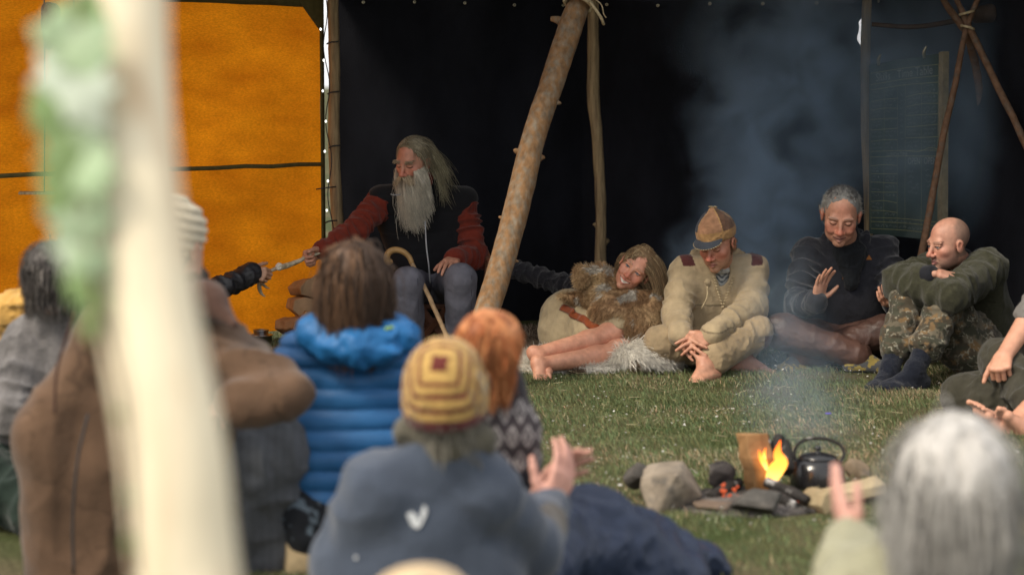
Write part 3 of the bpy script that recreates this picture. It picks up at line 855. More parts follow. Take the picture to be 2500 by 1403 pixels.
def sleeve_ops(s, sh, el, wr_, r=(.075, .06, .048), k=.04, wr=(.011, 26, 9), cuff=.006):
    r = (r[0] * .84, r[1] * .84, r[2] * .92)
    s.cap(sh, el, r[0], r[1], k, wr=wr); s.cap(el, wr_, r[1], r[2], .02, wr=wr)
    if cuff:
        d = nz(wr_ - el); s.cap(wr_ - d * .03, wr_ - d * .004, r[2] + cuff, r[2] + cuff, .008)

def leg_ops(s, hip, kn, an, r=(.105, .082, .062), k=.04, wr=(.011, 20, 8)):
    r = (r[0], r[1] * .9, r[2] * .95)
    s.cap(hip, kn, r[0], r[1], k, wr=wr); s.cap(kn, an, r[1], r[2], .02, wr=wr)

def wrinkles(amp, f, seed, stretch=(1, 1, 1)):
    def d(x, y, z):
        q = fbm(x * f * stretch[0], y * f * stretch[1], z * f * stretch[2], seed, 3)
        q2 = fbm(x * f * 2.3 * stretch[0] + 7 + q * 3, y * f * 2.3 * stretch[1] + q * 2, z * f * 2.3 * stretch[2], seed + 31, 2)
        return 1.5 * amp * (np.abs(q - .5) * 4 - .5) + .8 * amp * (np.abs(q2 - .5) * 4 - .6)
    return d

def coarse_body(J, r=.8):
    """the covered trunk and limbs of a body, under the clothes"""
    s = SDF(.012)
    torso_ops(s, J, -.045, wr=None, sh=.05)
    for q in 'RL':
        if 'el' + q in J:
            s.cap(J['sh' + q], J['el' + q], .045 * r, .036 * r, .03); s.cap(J['el' + q], J['wr' + q], .036 * r, .027 * r, .02)
        if 'kn' + q in J:
            s.cap(J['hip' + q], J['kn' + q], .07 * r, .052 * r, .03); s.cap(J['kn' + q], J['an' + q], .05 * r, .035 * r, .02)
    return s.mesh()

def tint(V, base, amp=.12, f=14, seed=4):
    n = fbm(V[:, 0] * f, V[:, 1] * f, V[:, 2] * f, seed)[:, None] - .5
    return np.asarray(base)[None] * (1 + 2 * amp * n)

def hair_cap(c, R, sc, h=.005, extra=.008, zline=.075, back=-.02):
    """the close mass of hair on a skull, open over the face"""
    s = SDF(h, wrinkles(.003, 45, 3, (1, 1, .4)))
    w = lambda x, y, z: c + R @ (A(x, y, z) * sc)
    s.ell(w(0, -.014, .036), A(.0745 + extra, .096 + extra, .082 + extra) * sc, R, .02)
    s.ell(w(0, -.045, -.02), A(.066 + extra, .06 + extra, .07) * sc, R, .02)
    s.ell(w(0, .10, zline - .095), A(.088, .098, .105) * sc, R, .012, True)
    return s

def streak(V, a, b, f=55, fz=7, seed=5):
    """locks of two colours running down a head of hair"""
    n = fbm(V[:, 0] * f, V[:, 1] * f, V[:, 2] * fz, seed, 3)[:, None]
    t = np.clip((n - .38) * 4.5, 0, 1)
    return (np.asarray(a)[None] * (1 - t) + np.asarray(b)[None] * t) * (.85 + .3 * vnoise(V[:, 0] * 200, V[:, 1] * 200, V[:, 2] * 20, seed)[:, None])

def pick(V, Nn, mask, n, rng=RNG, jit=.002):
    I = np.nonzero(mask)[0]
    k = rng.choice(I, n)
    return V[k] + rng.normal(0, jit, (n, 3)), Nn[k]

def hair_cols(n, base, var=.3, rng=RNG, alt=None, pa=.3):
    c = np.asarray(base)[None] * (1 + rng.normal(0, var, (n, 1)))
    if alt is not None:
        m = rng.random(n) < pa; c[m] = np.asarray(alt)[None] * (1 + rng.normal(0, var, (m.sum(), 1)))
    return np.clip(c, .002, .95)
SK = A(.50, .27, .19)       # weathered fair skin
# ------------------------------------------------------------------ people round the fire, far side
def skull(c, R, sc): return [(c + R @ (A(0, -.012, .036) * sc), R, A(.079, .1, .087) * sc), (c + R @ (A(0, .02, -.05) * sc), R, A(.058, .066, .075) * sc)]

# --- the old man with the long beard
J = dict(neck=P(1035, 456, 11.88), pel=P(1052, 705, 11.98), shR=P(932, 492, 11.86), shL=P(1132, 492, 11.93), elR=P(868, 560, 11.66), wrR=P(790, 612, 11.5),
         elL=P(1160, 628, 11.85), wrL=P(1112, 630, 11.6), hipR=P(1008, 705, 11.92), knR=P(996, 690, 11.44), anR=P(998, 838, 11.5), hipL=P(1098, 705, 11.95), knL=P(1125, 682, 11.44), anL=P(1122, 840, 11.55))
old = thing('person', G(1050, 11.9), 'person with a very long grey beard and black quilted vest seated on a chair', 'person', 'people gathered round the fire')
c, sc = P(1010, 393, 11.80), 1.13
R = frame_dir(-33, -15, 2)
s = SDF(.0032); head_ops(s, c, R, sc, closed=True, jaw=1.1, neck=J['neck'])
hv, hf = s.mesh()
s = SDF(.0035)
hand_ops(s, J['wrR'] + A(-.01, 0, -.005), P(752, 626, 11.46) - J['wrR'], A(.2, -.8, -.5), 'R', curl=1.3, thumb=.2, sc=1.1)
hand_ops(s, J['wrL'], P(1088, 648, 11.42) - J['wrL'], A(-.1, .25, -1), 'L', curl=.28, thumb=.3, sc=1.08)
for q in 'RL': foot_ops(s, J['an' + q] + A(0, 0, .0), A(-.1 if q == 'R' else .15, -1, 0), A(0, 0, 1), q, 1.1, toes=False)
a = s.mesh(); b = coarse_body(J)
V, F = join((hv, hf), a, b)
mk('body', V, F, M['skin'], old, lambda v: face_col(v, c, R, sc, SK * A(1, .9, .85), lips=A(.35, .12, .1), brow=A(.3, .24, .16), closed=True, red=.75))
s = SDF(.006, wrinkles(.0035, 22, 4))
sleeve_ops(s, J['shR'], J['elR'], J['wrR'], (.088, .074, .052), wr=(.013, 30, 9)); sleeve_ops(s, J['shL'], J['elL'], J['wrL'], (.086, .076, .055), wr=(.013, 30, 9))
torso_ops(s, J, -.01, chest=.16, belly=.16)
up, sd, fw = torso_frame(J)
s.cap(J['neck'] - up * .03, J['neck'] + up * .035 + fw * .01, .075, .070, .03)
V, F = s.mesh(); mk('shirt', V, F, M['cloth'], old, lambda v: tint(v, A(.15, .023, .013)))
vest_up = up; vo = J['neck']
def quilt(x, y, z):
    t = ((x - vo[0]) * vest_up[0] + (y - vo[1]) * vest_up[1] + (z - vo[2]) * vest_up[2])
    w = fbm(x * 7, y * 7, z * 7, 8)
    return .008 * (1 - np.abs(np.sin((t + .03 * w) * pi / .115))) ** 2.5 - .02 * (w - .5)
s = SDF(.006, quilt); torso_ops(s, J, .018, chest=.165, belly=.165, sh=.075, wr=None)
s.cap(J['shR'] + up * .01, J['shL'] + up * .01, .085, .085, .05)
for k in range(9):
    a0 = k / 9 * 2 * pi
    o0 = lambda a1: J['neck'] - up * .015 + .082 * (cos(a1) * sd + sin(a1) * fw * .9) 
    if .15 < (a0 / (2 * pi)) < .36: continue
    s.cap(o0(a0), o0(a0) + up * .05, .026, .02, .02)
s.cap(J['shR'] - up * .05 - sd * .05, J['shR'] + up * .1 - sd * .13, .03, .03, .02, True)
V, F = s.mesh(); vest = mk('vest', V, F, M['cloth'], old, lambda v: tint(v, A(.010, .010, .012)))
zp = [P(1038, 540, 11.66), P(1041, 600, 11.62), P(1047, 650, 11.60), P(1050, 690, 11.62)]
tube('zip', zp, .0042, mat('zip', (.35, .36, .38), .5, .1, 60, .3, 300), vest, n=24, sides=6)
tube('zip', [P(954, 474, 11.66), P(962, 476, 11.65), P(978, 475, 11.66)], .003, bpy.data.materials['zip'], vest, n=10, sides=6)
s = SDF(.006, wrinkles(.002, 14, 14, (1, 1, .6)))
leg_ops(s, J['hipR'], J['knR'], J['anR'] + A(0, 0, .03), (.115, .094, .088), wr=(.004, 12, 9)); leg_ops(s, J['hipL'], J['knL'], J['anL'] + A(0, 0, .03), (.115, .092, .086), wr=(.004, 12, 9))
s.cap(J['hipR'], J['hipL'], .12, .12, .05)
V, F = s.mesh(); tr = mk('trousers', V, F, M['denim'], old, lambda v: tint(v, A(.13, .13, .158), .3, 8))
for q, dx in (('R', .055), ('L', .06)):
    k0, a0 = J['kn' + q], J['an' + q]
    tube('seam', [k0 + A(dx, -.075, .03), (k0 + a0) / 2 + A(dx, -.07, .04), a0 + A(dx, -.06, .06)], .0035, mat('seam_thread_' + q, (.06, .06, .08), .9, .1, 20, 0), tr, n=14, sides=6)
for q in 'RL':
    s = SDF(.007); foot_ops(s, J['an' + q], A(-.1 if q == 'R' else .15, -1, 0), A(0, 0, 1), q, 1.12, toes=False, fat=1.2)
    V, F = s.mesh(); mk('shoe', V, F, M['leather'], old, A(.10, .07, .045))
hn = vnormals(hv, hf); L = (hv - c) @ R / sc
x, y, z = L.T
scalp = ((z > .072 - .1 * np.minimum(y, .05)) & (y < .052) & (z > .03)) | ((y < -.02) & (z > -.05)); ELS = skull(c, R, sc)
V, F = hair_cap(c, R, sc, .0045, .003, .085).mesh(); mk('hair', V, F, M['hair'], old, lambda v: tint(v, A(.17, .14, .085), .35, 50))
n = 4500; p, q = pick(hv, hn, scalp, n)
d0 = q * .18 + (R @ A(0, -.9, -.1))[None] + RNG.normal(0, .14, (n, 3)); side = ((p - c) @ R)[:, :1]
d0 += (R[:, 0][None] * np.sign(side) * .3)
Lh = RNG.uniform(.10, .19, n)
pa = grow(p, d0, Lh, 10, A(.01, .02, -.42), A(.0, .02, 0), .2, ELS, clump=.6)
strands('hair_strands', pa, RNG.uniform(.0005, .001, n), hair_cols(n, A(.24, .20, .13), .3, alt=A(.42, .38, .28), pa=.25), M['hair'], old)
n = 420; msk = scalp & (x * 1 < 1) & (((hv - c)[:, 0]) > .03) & (z < .07)
p, q = pick(hv, hn, msk if msk.sum() > 10 else scalp, n); d0 = q * .3 + A(.45, .1, -.5)[None] + RNG.normal(0, .12, (n, 3))
pa = grow(p, d0, RNG.uniform(.16, .29, n), 12, A(.05, .0, -.26), A(.035, 0, .0), .3, ELS, clump=.6)
strands('hair_strands', pa, RNG.uniform(.0006, .0011, n), hair_cols(n, A(.30, .26, .16), .3, alt=A(.48, .44, .3)), M['hair'], old)
jawm = (z < -.048 - .0 * y) & (z > -.125) & (y > .0) & (np.abs(x) < .07) & ~((np.abs(x) < .022) & (z > -.082) & (z < -.055) & (y > .07)) | ((np.abs(x) > .05) & (z < -.02) & (z > -.1) & (y > .01))
n = 6500; p, q = pick(hv, hn, jawm, n); l = (p - c) @ R / sc
d0 = q * .42 + A(0, -.15, -.7)[None] + RNG.normal(0, .2, (n, 3))
Lb = np.clip(.225 - .10 * np.abs(l[:, 0]) / .06 + RNG.normal(0, .04, n), .05, .30) * np.where(np.abs(l[:, 0]) > .048, .7, 1)
pa = grow(p, d0, Lb, 12, A(.0, .0, -.40), A(.095, -.02, 0), .45, ELS, clump=.5)
t = np.linspace(0, 1, 12)[None, :, None]
cb_ = hair_cols(n, A(.66, .61, .50), .2)
rootc = np.where((np.abs(l[:, :1]) < .05) & (l[:, 2:3] > -.12), A(.24, .15, .08)[None], cb_)
strands('beard', pa, RNG.uniform(.0005, .001, n), rootc[:, None] * (1 - np.clip(t * 2.4, 0, 1)) + cb_[:, None] * np.clip(t * 2.4, 0, 1), M['hair'], old)
mus = (np.abs(x) < .034) & (z > -.064) & (z < -.047) & (y > .076)
n = 420; p, q = pick(hv, hn, mus, n); l = (p - c) @ R / sc
d0 = q * .7 + (R[:, 0][None] * np.sign(l[:, :1]) * 1.0) + A(0, 0, -.35)
pa = grow(p, d0, RNG.uniform(.035, .065, n), 8, A(0, 0, -.16), A(0, 0, 0), .16, ELS)
strands('moustache', pa, RNG.uniform(.0009, .0015, n), hair_cols(n, A(.45, .36, .24), .25), M['hair'], old)
n = 150; m = (np.abs(x) > .013) & (np.abs(x) < .05) & (np.abs(z - .021) < .005) & (y > .06); p, q = pick(hv, hn, m, n)
strands('eyebrows', grow(p, q * .5 + R[:, 0] * np.sign(((p - c) @ R)[:, :1]), .017, 4), .001, hair_cols(n, A(.34, .27, .18), .3), M['hair'], old)

# --- the reclining woman
J = dict(neck=P(1543, 712, 11.26), pel=P(1392, 790, 11.5), shR=P(1478, 716, 11.36), shL=P(1590, 768, 11.2), elR=P(1372, 694, 11.62), wrR=P(1240, 652, 11.75),
         elL=P(1600, 838, 11.15), wrL=P(1560, 868, 11.0), hipR=P(1398, 778, 11.42), hipL=P(1394, 815, 11.36), knR=P(1496, 812, 10.98), anR=P(1308, 864, 10.74), knL=P(1516, 856, 10.9), anL=P(1316, 890, 10.66))
wom = thing('person', G(1450, 11.2), 'person reclining barefoot in a fur vest and pale skirt, smiling', 'person', 'people gathered round the fire')
c, sc = P(1553, 655, 11.10), 1.05
R = frame_dir(-15, 1, 38)
s = SDF(.003); head_ops(s, c, R, sc, smile=1.0, jaw=.92, neck=J['neck'])
hv, hf = s.mesh()
legs = []
for q in 'RL':
    s = SDF(.0042); legs.append(s)
    s.cap(J['hip' + q] * .85 + J['kn' + q] * .15, J['hip' + q] * .35 + J['kn' + q] * .65, .07, .074, .02); s.cap(J['hip' + q] * .35 + J['kn' + q] * .65, J['kn' + q], .074, .056, .02)
    k0, a0 = J['kn' + q], J['an' + q]; mid = k0 * .68 + a0 * .32 + A(0, .012, -.012)
    s.cap(k0, mid, .055, .056, .03); s.cap(mid, a0, .055, .036, .03); s.ell(k0 + A(.012, -.012, .008), .05, k=.02)
foot_ops(legs[0], J['anR'], A(.02, -.85, -.42), A(-.72, -.25, .62), 'R', .95); foot_ops(legs[1], J['anL'], A(-.22, -.9, -.3), A(-.5, -.3, .8), 'L', .95)
s = SDF(.0042)
hand_ops(s, J['wrR'], A(-1, 0, -.35), A(0, .3, -1), 'R', curl=.4, sc=.92); hand_ops(s, J['wrL'], A(-.6, -.6, -.05), A(0, 0, -1), 'L', curl=.15, sc=.92)
a = s.mesh(); s = SDF(.012); torso_ops(s, J, -.05, wr=None, sh=.05)
V, F = join((hv, hf), a, s.mesh(), *[q.mesh() for q in legs])
mk('body', V, F, M['skin'], wom, lambda v: face_col(v, c, R, sc, SK * A(1.08, .98, .92), lips=A(.42, .10, .09), brow=A(.2, .13, .08), smile=1.0, red=.7))
s = SDF(.006, wrinkles(.003, 24, 2))
torso_ops(s, J, -.02, chest=.14, belly=.14); s.cap(J['neck'] + A(-.0, 0, -.03), J['neck'] + A(.012, -.005, .035), .062, .056, .03)
sleeve_ops(s, J['shR'], J['elR'], J['wrR'], (.078, .066, .05), wr=(.01, 30, 12)); sleeve_ops(s, J['shL'], J['elL'], J['wrL'], (.07, .06, .05))
V, F = s.mesh(); mk('jumper', V, F, M['knit'], wom, lambda v: tint(v, A(.017, .017, .021), .3, 90))
s = SDF(.0055, wrinkles(.004, 11, 8, (1, 1, .8)))
s.cap(J['hipR'] + A(-.02, 0, 0), J['hipL'] + A(-.03, 0, .0), .155, .148, .08)
s.cap(J['hipR'], J['hipR'] * .3 + J['knR'] * .7, .138, .096, .05, wr=(.012, 12, 6)); s.cap(J['hipL'], J['hipL'] * .2 + J['knL'] * .8, .13, .09, .05, wr=(.012, 12, 6))
s.cap(J['hipL'] * .2 + J['knL'] * .8, J['knL'] + A(.01, .0, -.005), .09, .086, .02)
s.cap(J['hipR'] * .3 + J['knR'] * .7 + A(.0, .0, .02), J['knR'] + A(.035, .0, .035), .085, .06, .02)
kd = nz(J['knR'] - J['hipR'])
s.ell(J['knR'] + A(.03, -.07, -.035), A(.12, .1, .062), k=.01, sub=True)
V, F = s.mesh(); sk = mk('skirt', V, F, M['suede'], wom, lambda v: tint(v, A(.36, .29, .18), .18, 10))
vn = vnormals(V, F)
cl = lambda p: V[((V - p) ** 2).sum(1).argmin()] + vn[((V - p) ** 2).sum(1).argmin()] * .004
tr_ = [cl(P(1364 + 88 * t, 738 + 60 * t, 11.25 - .28 * t)) for t in np.linspace(0, 1, 12)]
pv, pf = tube_vf(catmull(tr_, 30), .021, sides=8)
cen = np.repeat(catmull(tr_, 30), 8, 0); nr_ = np.array([vn[((V - q) ** 2).sum(1).argmin()] for q in cen])
dd = pv[:240] - cen; pv[:240] = cen + dd - nr_ * (dd * nr_).sum(1)[:, None] * .8
mk('trim_band', pv, pf, M['suede'], sk, lambda v: tint(v, A(.20, .05, .018), .35, 60))
# fur vest: a hide thrown over the chest, with its own coat of hair
s = SDF(.007, wrinkles(.006, 12, 6))
for a, b, r0, r1 in (((1440, 722, 11.18), (1470, 690, 11.16), .045, .055), ((1425, 672, 11.14), (1462, 668, 11.16), .034, .04), ((1418, 690, 11.12), (1424, 664, 11.14), .02, .032), ((1462, 668, 11.16), (1500, 690, 11.15), .042, .05),
                     ((1470, 720, 11.14), (1545, 745, 11.06), .065, .08), ((1450, 738, 11.2), (1400, 728, 11.26), .05, .02), ((1480, 760, 11.06), (1560, 790, 11.0), .08, .085), ((1545, 745, 11.06), (1602, 735, 11.1), .07, .06),
                     ((1560, 790, 11.0), (1600, 760, 11.05), .085, .07), ((1590, 740, 11.03), (1606, 790, 10.98), .05, .03), ((1582, 760, 11.0), (1586, 805, 10.95), .05, .028), ((1470, 700, 11.1), (1482, 730, 11.05), .03, .028),
                     ((1545, 790, 11.0), (1556, 828, 10.98), .07, .05), ((1370, 722, 11.24), (1410, 728, 11.22), .014, .018)):
    s.cap(P(*a), P(*b), r0, r1, .03)
V, F = s.mesh()
fcol = lambda v: (lambda m, w: np.where(w > .66, A(.42, .38, .32)[None], A(.30, .175, .09)[None] * (1 - m) + A(.50, .36, .20)[None] * m))(np.clip((fbm(v[:, 0] * 9, v[:, 1] * 9, v[:, 2] * 9, 3)[:, None] - .3) * 2.5, 0, 1), fbm(v[:, 0] * 16, v[:, 1] * 16, v[:, 2] * 16, 9)[:, None])
fv = mk('fur_vest', V, F, M['fur'], wom, fcol)
vn = vnormals(V, F); n = 17000; p, q = pick(V, vn, np.ones(len(V), bool), n)
fl = A(-.25, -.2, -.55)
flow = np.stack([fbm(p[:, 0] * 6, p[:, 1] * 6, p[:, 2] * 6, k) - .5 for k in (1, 2, 3)], 1) * 2.2
pa = grow(p, q * .75 + fl + flow + RNG.normal(0, .2, (n, 3)), RNG.uniform(.014, .034, n), 4, A(0, 0, -.1), jit=.4)
strands('fur', pa, RNG.uniform(.0007, .0013, n), fcol(p) * RNG.uniform(.6, 1.25, (n, 1)), M['fur'], fv)
hn = vnormals(hv, hf); L = (hv - c) @ R / sc; x, y, z = L.T
scalp = ((z > .055 - .5 * np.minimum(y, .06)) & (y < .07) & (z > .02)) | ((y < -.0) & (z > -.06)); ELS = skull(c, R, sc)
V, F = hair_cap(c, R, sc, .0045, .005, .08).mesh(); mk('hair', V, F, M['hair'], wom, lambda v: tint(v, A(.15, .095, .05), .35, 50))
n = 5000; p, q = pick(hv, hn, scalp, n); l = (p - c) @ R
d0 = q * .22 + R[:, 2] * .1 + R[:, 0] * np.sign(l[:, :1] + .02) * 1.0 - R[:, 1] * .25 + RNG.normal(0, .12, (n, 3))
pa = grow(p, d0, RNG.uniform(.15, .25, n) * np.where(l[:, 0] > .012, .42, 1), 11, A(.03, .02, -.5), A(0.05, 0, 0), .25, ELS, clump=.5)
strands('hair_strands', pa, RNG.uniform(.0005, .001, n), hair_cols(n, A(.20, .13, .07), .3, alt=A(.36, .27, .15), pa=.3), M['hair'], wom)

# --- the cross-legged man in the tan smock
J = dict(neck=P(1757, 652, 11.08), pel=P(1742, 842, 11.2), shR=P(1672, 664, 11.06), shL=P(1838, 660, 11.1), elR=P(1652, 770, 10.93), wrR=P(1662, 818, 10.74), elL=P(1836, 752, 10.96), wrL=P(1738, 816, 10.7),
         hipR=P(1695, 845, 11.12), knR=P(1612, 838, 10.82), anR=P(1815, 872, 10.93), hipL=P(1792, 845, 11.12), knL=P(1846, 812, 10.86), anL=P(1722, 892, 10.62))
tan = thing('person', G(1740, 11.1), 'person in a tan hooded smock and patchwork cap sitting cross-legged barefoot', 'person', 'people gathered round the fire')
c, sc = P(1751, 592, 10.97), 1.12
R = frame_dir(-30, -20, -3)
s = SDF(.003); head_ops(s, c, R, sc, jaw=1.12, closed=True, neck=J['neck'])
hv, hf = s.mesh()
s = SDF(.0032)
hand_ops(s, J['wrR'] + A(-.0, 0, .0), P(1700, 868, 10.58) - J['wrR'], A(.55, .75, -.1), 'R', thumb=.3, sc=1.05, curls=(.3, .28, .25, .22), spread=.3)
hand_ops(s, J['wrL'] + A(-.0, 0, -.01), P(1655, 846, 10.6) - J['wrL'], A(-.1, .75, -.55), 'L', thumb=.5, sc=1.07, curls=(.2, .25, .32, .4), spread=.2)
foot_ops(s, J['anL'], A(-.62, -.62, -.12), A(-.45, .1, .75), 'L', 1.05); foot_ops(s, J['anR'], A(1, -.35, -.05), A(.1, .35, .9), 'R', 1.05)
s.cap(J['anL'], J['knL'] * .25 + J['anL'] * .75, .034, .042, .02); s.cap(J['anR'], J['knR'] * .2 + J['anR'] * .8, .036, .042, .02)
a = s.mesh(); b = coarse_body(J, .7)
V, F = join((hv, hf), a, b)
mk('body', V, F, M['skin'], tan, lambda v: face_col(v, c, R, sc, SK * A(1, .92, .86), lips=A(.42, .15, .13), brow=A(.22, .14, .07), closed=True, red=.95, stubble=A(.22, .13, .07)))
up, sd, fw = torso_frame(J)
s = SDF(.0055, wrinkles(.0032, 10, 4, (1, 1, .8)))
torso_ops(s, J, .028, chest=.165, belly=.165, sh=.085, wr=(.006, 6, 5))
sleeve_ops(s, J['shR'], J['elR'], J['wrR'], (.098, .088, .058), wr=(.008, 22, 7), cuff=.008); sleeve_ops(s, J['shL'], J['elL'], J['wrL'], (.098, .092, .058), wr=(.008, 22, 7), cuff=.012)
s.ell(J['neck'] + fw * .055 - up * .03, A(.042, .05, .12), np.stack([sd, fw, nz(up - fw * .35)], 1), .012, True)
V, F = s.mesh()
vd = nz(up - fw * .2)
def smock(v):
    col = tint(v, A(.345, .27, .168), .25, 9)
    q = v - J['neck']; a, b = q @ sd, q @ up
    sh_ = (np.abs(np.abs(a) - .16 - .3 * (b + .02)) < .032) & (v[:, 2] > min(J['shL'][2], J['shR'][2]) + .038)
    col[sh_] = A(.075, .022, .022)
    col[(np.abs(b + .165 + .02 * (a > 0)) < .004) & (np.abs(a) < .2)] *= .5
    return col
smk = mk('smock', V, F, M['suede'], tan, smock)
s = SDF(.005, wrinkles(.003, 20, 7))
hc = J['neck'] - up * .005
for k in range(23):
    a1 = k / 23 * 2 * pi; fr = max(0, sin(a1)) ** 2.0; bk = max(0, -sin(a1))
    w_ = (cos(a1) * sd + sin(a1) * fw * .85)
    p0 = hc + w_ * (.088 + .02 * fr) - up * (.005 + .105 * fr) + up * .02 * bk
    if .16 < k / 23 < .34: continue
    p1 = hc + w_ * (.128 + .025 * bk + .02 * abs(cos(a1))) + up * (.035 - .115 * fr + .03 * bk)
    if .42 < k / 23 < .0: continue
    s.cap(p0, p1, .020, .017, .022)
V, F = s.mesh(); hood = mk('hood', V, F, M['suede'], tan, lambda v: tint(v, A(.35, .275, .172), .25, 9))
s = SDF(.004); s.ell(J['neck'] + fw * .058 - up * .055, A(.052, .018, .105), np.stack([sd, nz(fw + up * .35), nz(up - fw * .3)], 1))
for k in range(20): a0 = pi * k / 10; s.cap(J['neck'] + up * .0 + .068 * (cos(a0) * sd + sin(a0) * fw), J['neck'] + up * .012 + .068 * (cos(a0 + .3) * sd + sin(a0 + .3) * fw), .012, .012, .01)
V, F = s.mesh()
mk('undershirt', V, F, M['cloth'], tan, lambda v: np.where((np.sin(((v - J['neck']) @ up) * 260 + 3 * np.cos(((v - J['neck']) @ sd) * 90))[:, None] > .2) & (((v - J['neck']) @ up)[:, None] < -.01), A(.09, .10, .11)[None], A(.36, .36, .34)[None]))
for q in (-1, 1):                                                     # fringed neck edges and drawcords
    top = J['neck'] + fw * .098 + sd * q * .058 - up * .012; bot = J['neck'] + fw * .128 + sd * q * .006 - up * .165
    for k in range(11):
        p0 = top + (bot - top) * k / 10 + fw * .008
        tube('fringe', [p0, p0 + nz(bot - top) * .004 - sd * q * .012 + fw * .004], [.005, .0025], M['rope'], smk, sides=6)
    p0 = J['neck'] + fw * .118 + sd * q * .085 - up * .06
    tube('drawcord', [p0, p0 + fw * .03 - up * .05 + sd * q * .004, p0 + fw * .038 - up * .11 + sd * q * .03], .0042, M['rope'], smk, n=12, sides=6)
s = SDF(.0055, wrinkles(.005, 12, 12))
s.cap(J['hipR'], J['hipL'], .12, .12, .05)
leg_ops(s, J['hipR'], J['knR'], J['knR'] * .3 + J['anR'] * .7, (.11, .092, .075), wr=(.008, 14, 7)); leg_ops(s, J['hipL'], J['knL'], J['knL'] * .2 + J['anL'] * .8, (.11, .09, .085), wr=(.008, 14, 7))
V, F = s.mesh()
mk('trousers', V, F, M['suede'], tan, lambda v: np.where(((v - J['knL'])[:, 0] > .035)[:, None] & (v[:, 2] < J['knL'][2] - .01)[:, None], A(.10, .05, .045)[None], tint(v, A(.30, .225, .135), .32, 9)))
w0 = J['wrL'] + nz(J['wrL'] - J['elL']) * .012; wd = nz(J['wrL'] - J['elL']); e1 = nz(np.cross(wd, A(0, 0, 1))); e2 = np.cross(wd, e1)
tube('watch_strap', [w0 + .036 * (cos(a) * e1 + sin(a) * e2) for a in np.linspace(0, 2 * pi, 24)[:-1]], .007, M['rubber'], tan, sides=8, closed=True)
V, F = lathe_vf([(0, .008), (.013, .008), (.017, .005), (.017, -.004), (0, -.004)], w0 + nz(A(.35, -.75, .5)) * .036, nz(A(.35, -.75, .5)), 20); mk('watch_case', V, F, M['metal'], tan)
# patchwork cap
cu = nz(R @ A(0, -.12, 1)); cc = c + R @ (A(0, -.008, .052) * sc)
C2 = np.stack([R[:, 0], nz(R[:, 1] - cu * (R[:, 1] @ cu)), cu], 1)
s = SDF(.004, wrinkles(.0025, 30, 5)); s.ell(cc, A(.089, .108, .098) * sc, C2); s.cap(cc + cu * .06, cc + cu * .112, .05, .012, .05)
s.ell(cc - cu * .12, A(.2, .2, .105), C2, .004, True)
V, F = s.mesh()
def capcol(v):
    l = (v - cc) @ C2; an = np.degrees(np.arctan2(l[:, 0], l[:, 1]))
    col = np.repeat(A(.03, .03, .036)[None], len(v), 0)
    for lo, hi, k in ((-180, -110, A(.04, .035, .035)), (-110, -45, A(.10, .055, .035)), (-45, 28, A(.30, .16, .09)), (28, 95, A(.035, .04, .055)), (95, 180, A(.14, .08, .05))):
        m = (an >= lo) & (an < hi); col[m] = k
    for a in (-110, -45, 28, 95): col[np.abs(an - a) * np.hypot(l[:, 0], l[:, 1]) < .2] = A(.36, .21, .09)
    col[(l[:, 2] < .022)] = A(.33, .19, .08)
    n = fbm(v[:, 0] * 40, v[:, 1] * 40, v[:, 2] * 40, 1)[:, None]; return col * (.7 + .6 * n)
capo = mk('cap', V, F, M['suede'], tan, capcol)
s = SDF(.0035)
vz = nz(C2[:, 2] + C2[:, 1] * .42); vy = nz(C2[:, 1] - vz * (C2[:, 1] @ vz))
vc = cc + C2[:, 1] * .092 - cu * .018
s.ell(vc + vy * .015, A(.080, .066, .008), np.stack([C2[:, 0], vy, vz], 1))
V, F = s.mesh(); vis = mk('visor', V, F, M['suede'], capo, lambda v: tint(v, A(.035, .042, .055), .2, 30))
for k in range(17):
    a0 = R_(-80 + 10 * k); p0 = vc + vy * .015 + .079 * sin(a0) * C2[:, 0] + .065 * cos(a0) * vy
    tube('stitch', [p0 + C2[:, 0] * .004 * cos(a0) - vy * .004 * sin(a0), p0 - C2[:, 0] * .004 * cos(a0) + vy * .004 * sin(a0)], .0021, M['rope'], vis, sides=5)
top = cc + cu * .118
for k in range(7):
    a0 = k * .9; tube('tassel', [top, top + .012 * A(cos(a0), sin(a0), 1.2), top + .026 * A(cos(a0), sin(a0), .5)], [.004, .003, .0015], M['rope'], capo, n=6, sides=6)
hn = vnormals(hv, hf); L = (hv - c) @ R / sc; x, y, z = L.T
n = 500; p, q = pick(hv, hn, (y < .012) & (z < .03) & (z > -.06) & (np.abs(x) > .05) & (y > -.08), n)
strands('hair', grow(p, q * .4 + A(0, 0, -1) - R[:, 1] * .4, .014, 4, ells=()), .001, hair_cols(n, A(.22, .14, .08), .3), M['hair'], tan)

# --- the smiling grey-haired man clapping
J = dict(neck=P(2066, 592, 11.24), pel=P(2058, 835, 11.35), shR=P(1972, 620, 11.22), shL=P(2156, 612, 11.28), elR=P(1948, 742, 11.08), wrR=P(1994, 736, 10.86), elL=P(2188, 728, 11.12), wrL=P(2186, 742, 10.9),
         hipR=P(2010, 838, 11.25), knR=P(1908, 808, 10.95), anR=P(2098, 868, 10.86), hipL=P(2112, 838, 11.25), knL=P(2158, 812, 11.0), anL=P(1952, 872, 10.98))
gry = thing('person', G(2050, 11.2), 'person with short grey hair in a charcoal fleece smiling with one palm raised', 'person', 'people gathered round the fire')
c, sc = P(2053, 524, 11.06), 1.2
R = frame_dir(-9, -22, 4)
s = SDF(.003); head_ops(s, c, R, sc, closed=True, smile=.6, jaw=1.14, neck=J['neck'])
hv, hf = s.mesh()
s = SDF(.0033)
hand_ops(s, J['wrR'], P(2011, 668, 10.84) - J['wrR'], A(.55, -.8, .1), 'R', curl=.16, thumb=.75, sc=1.0, spread=.25)
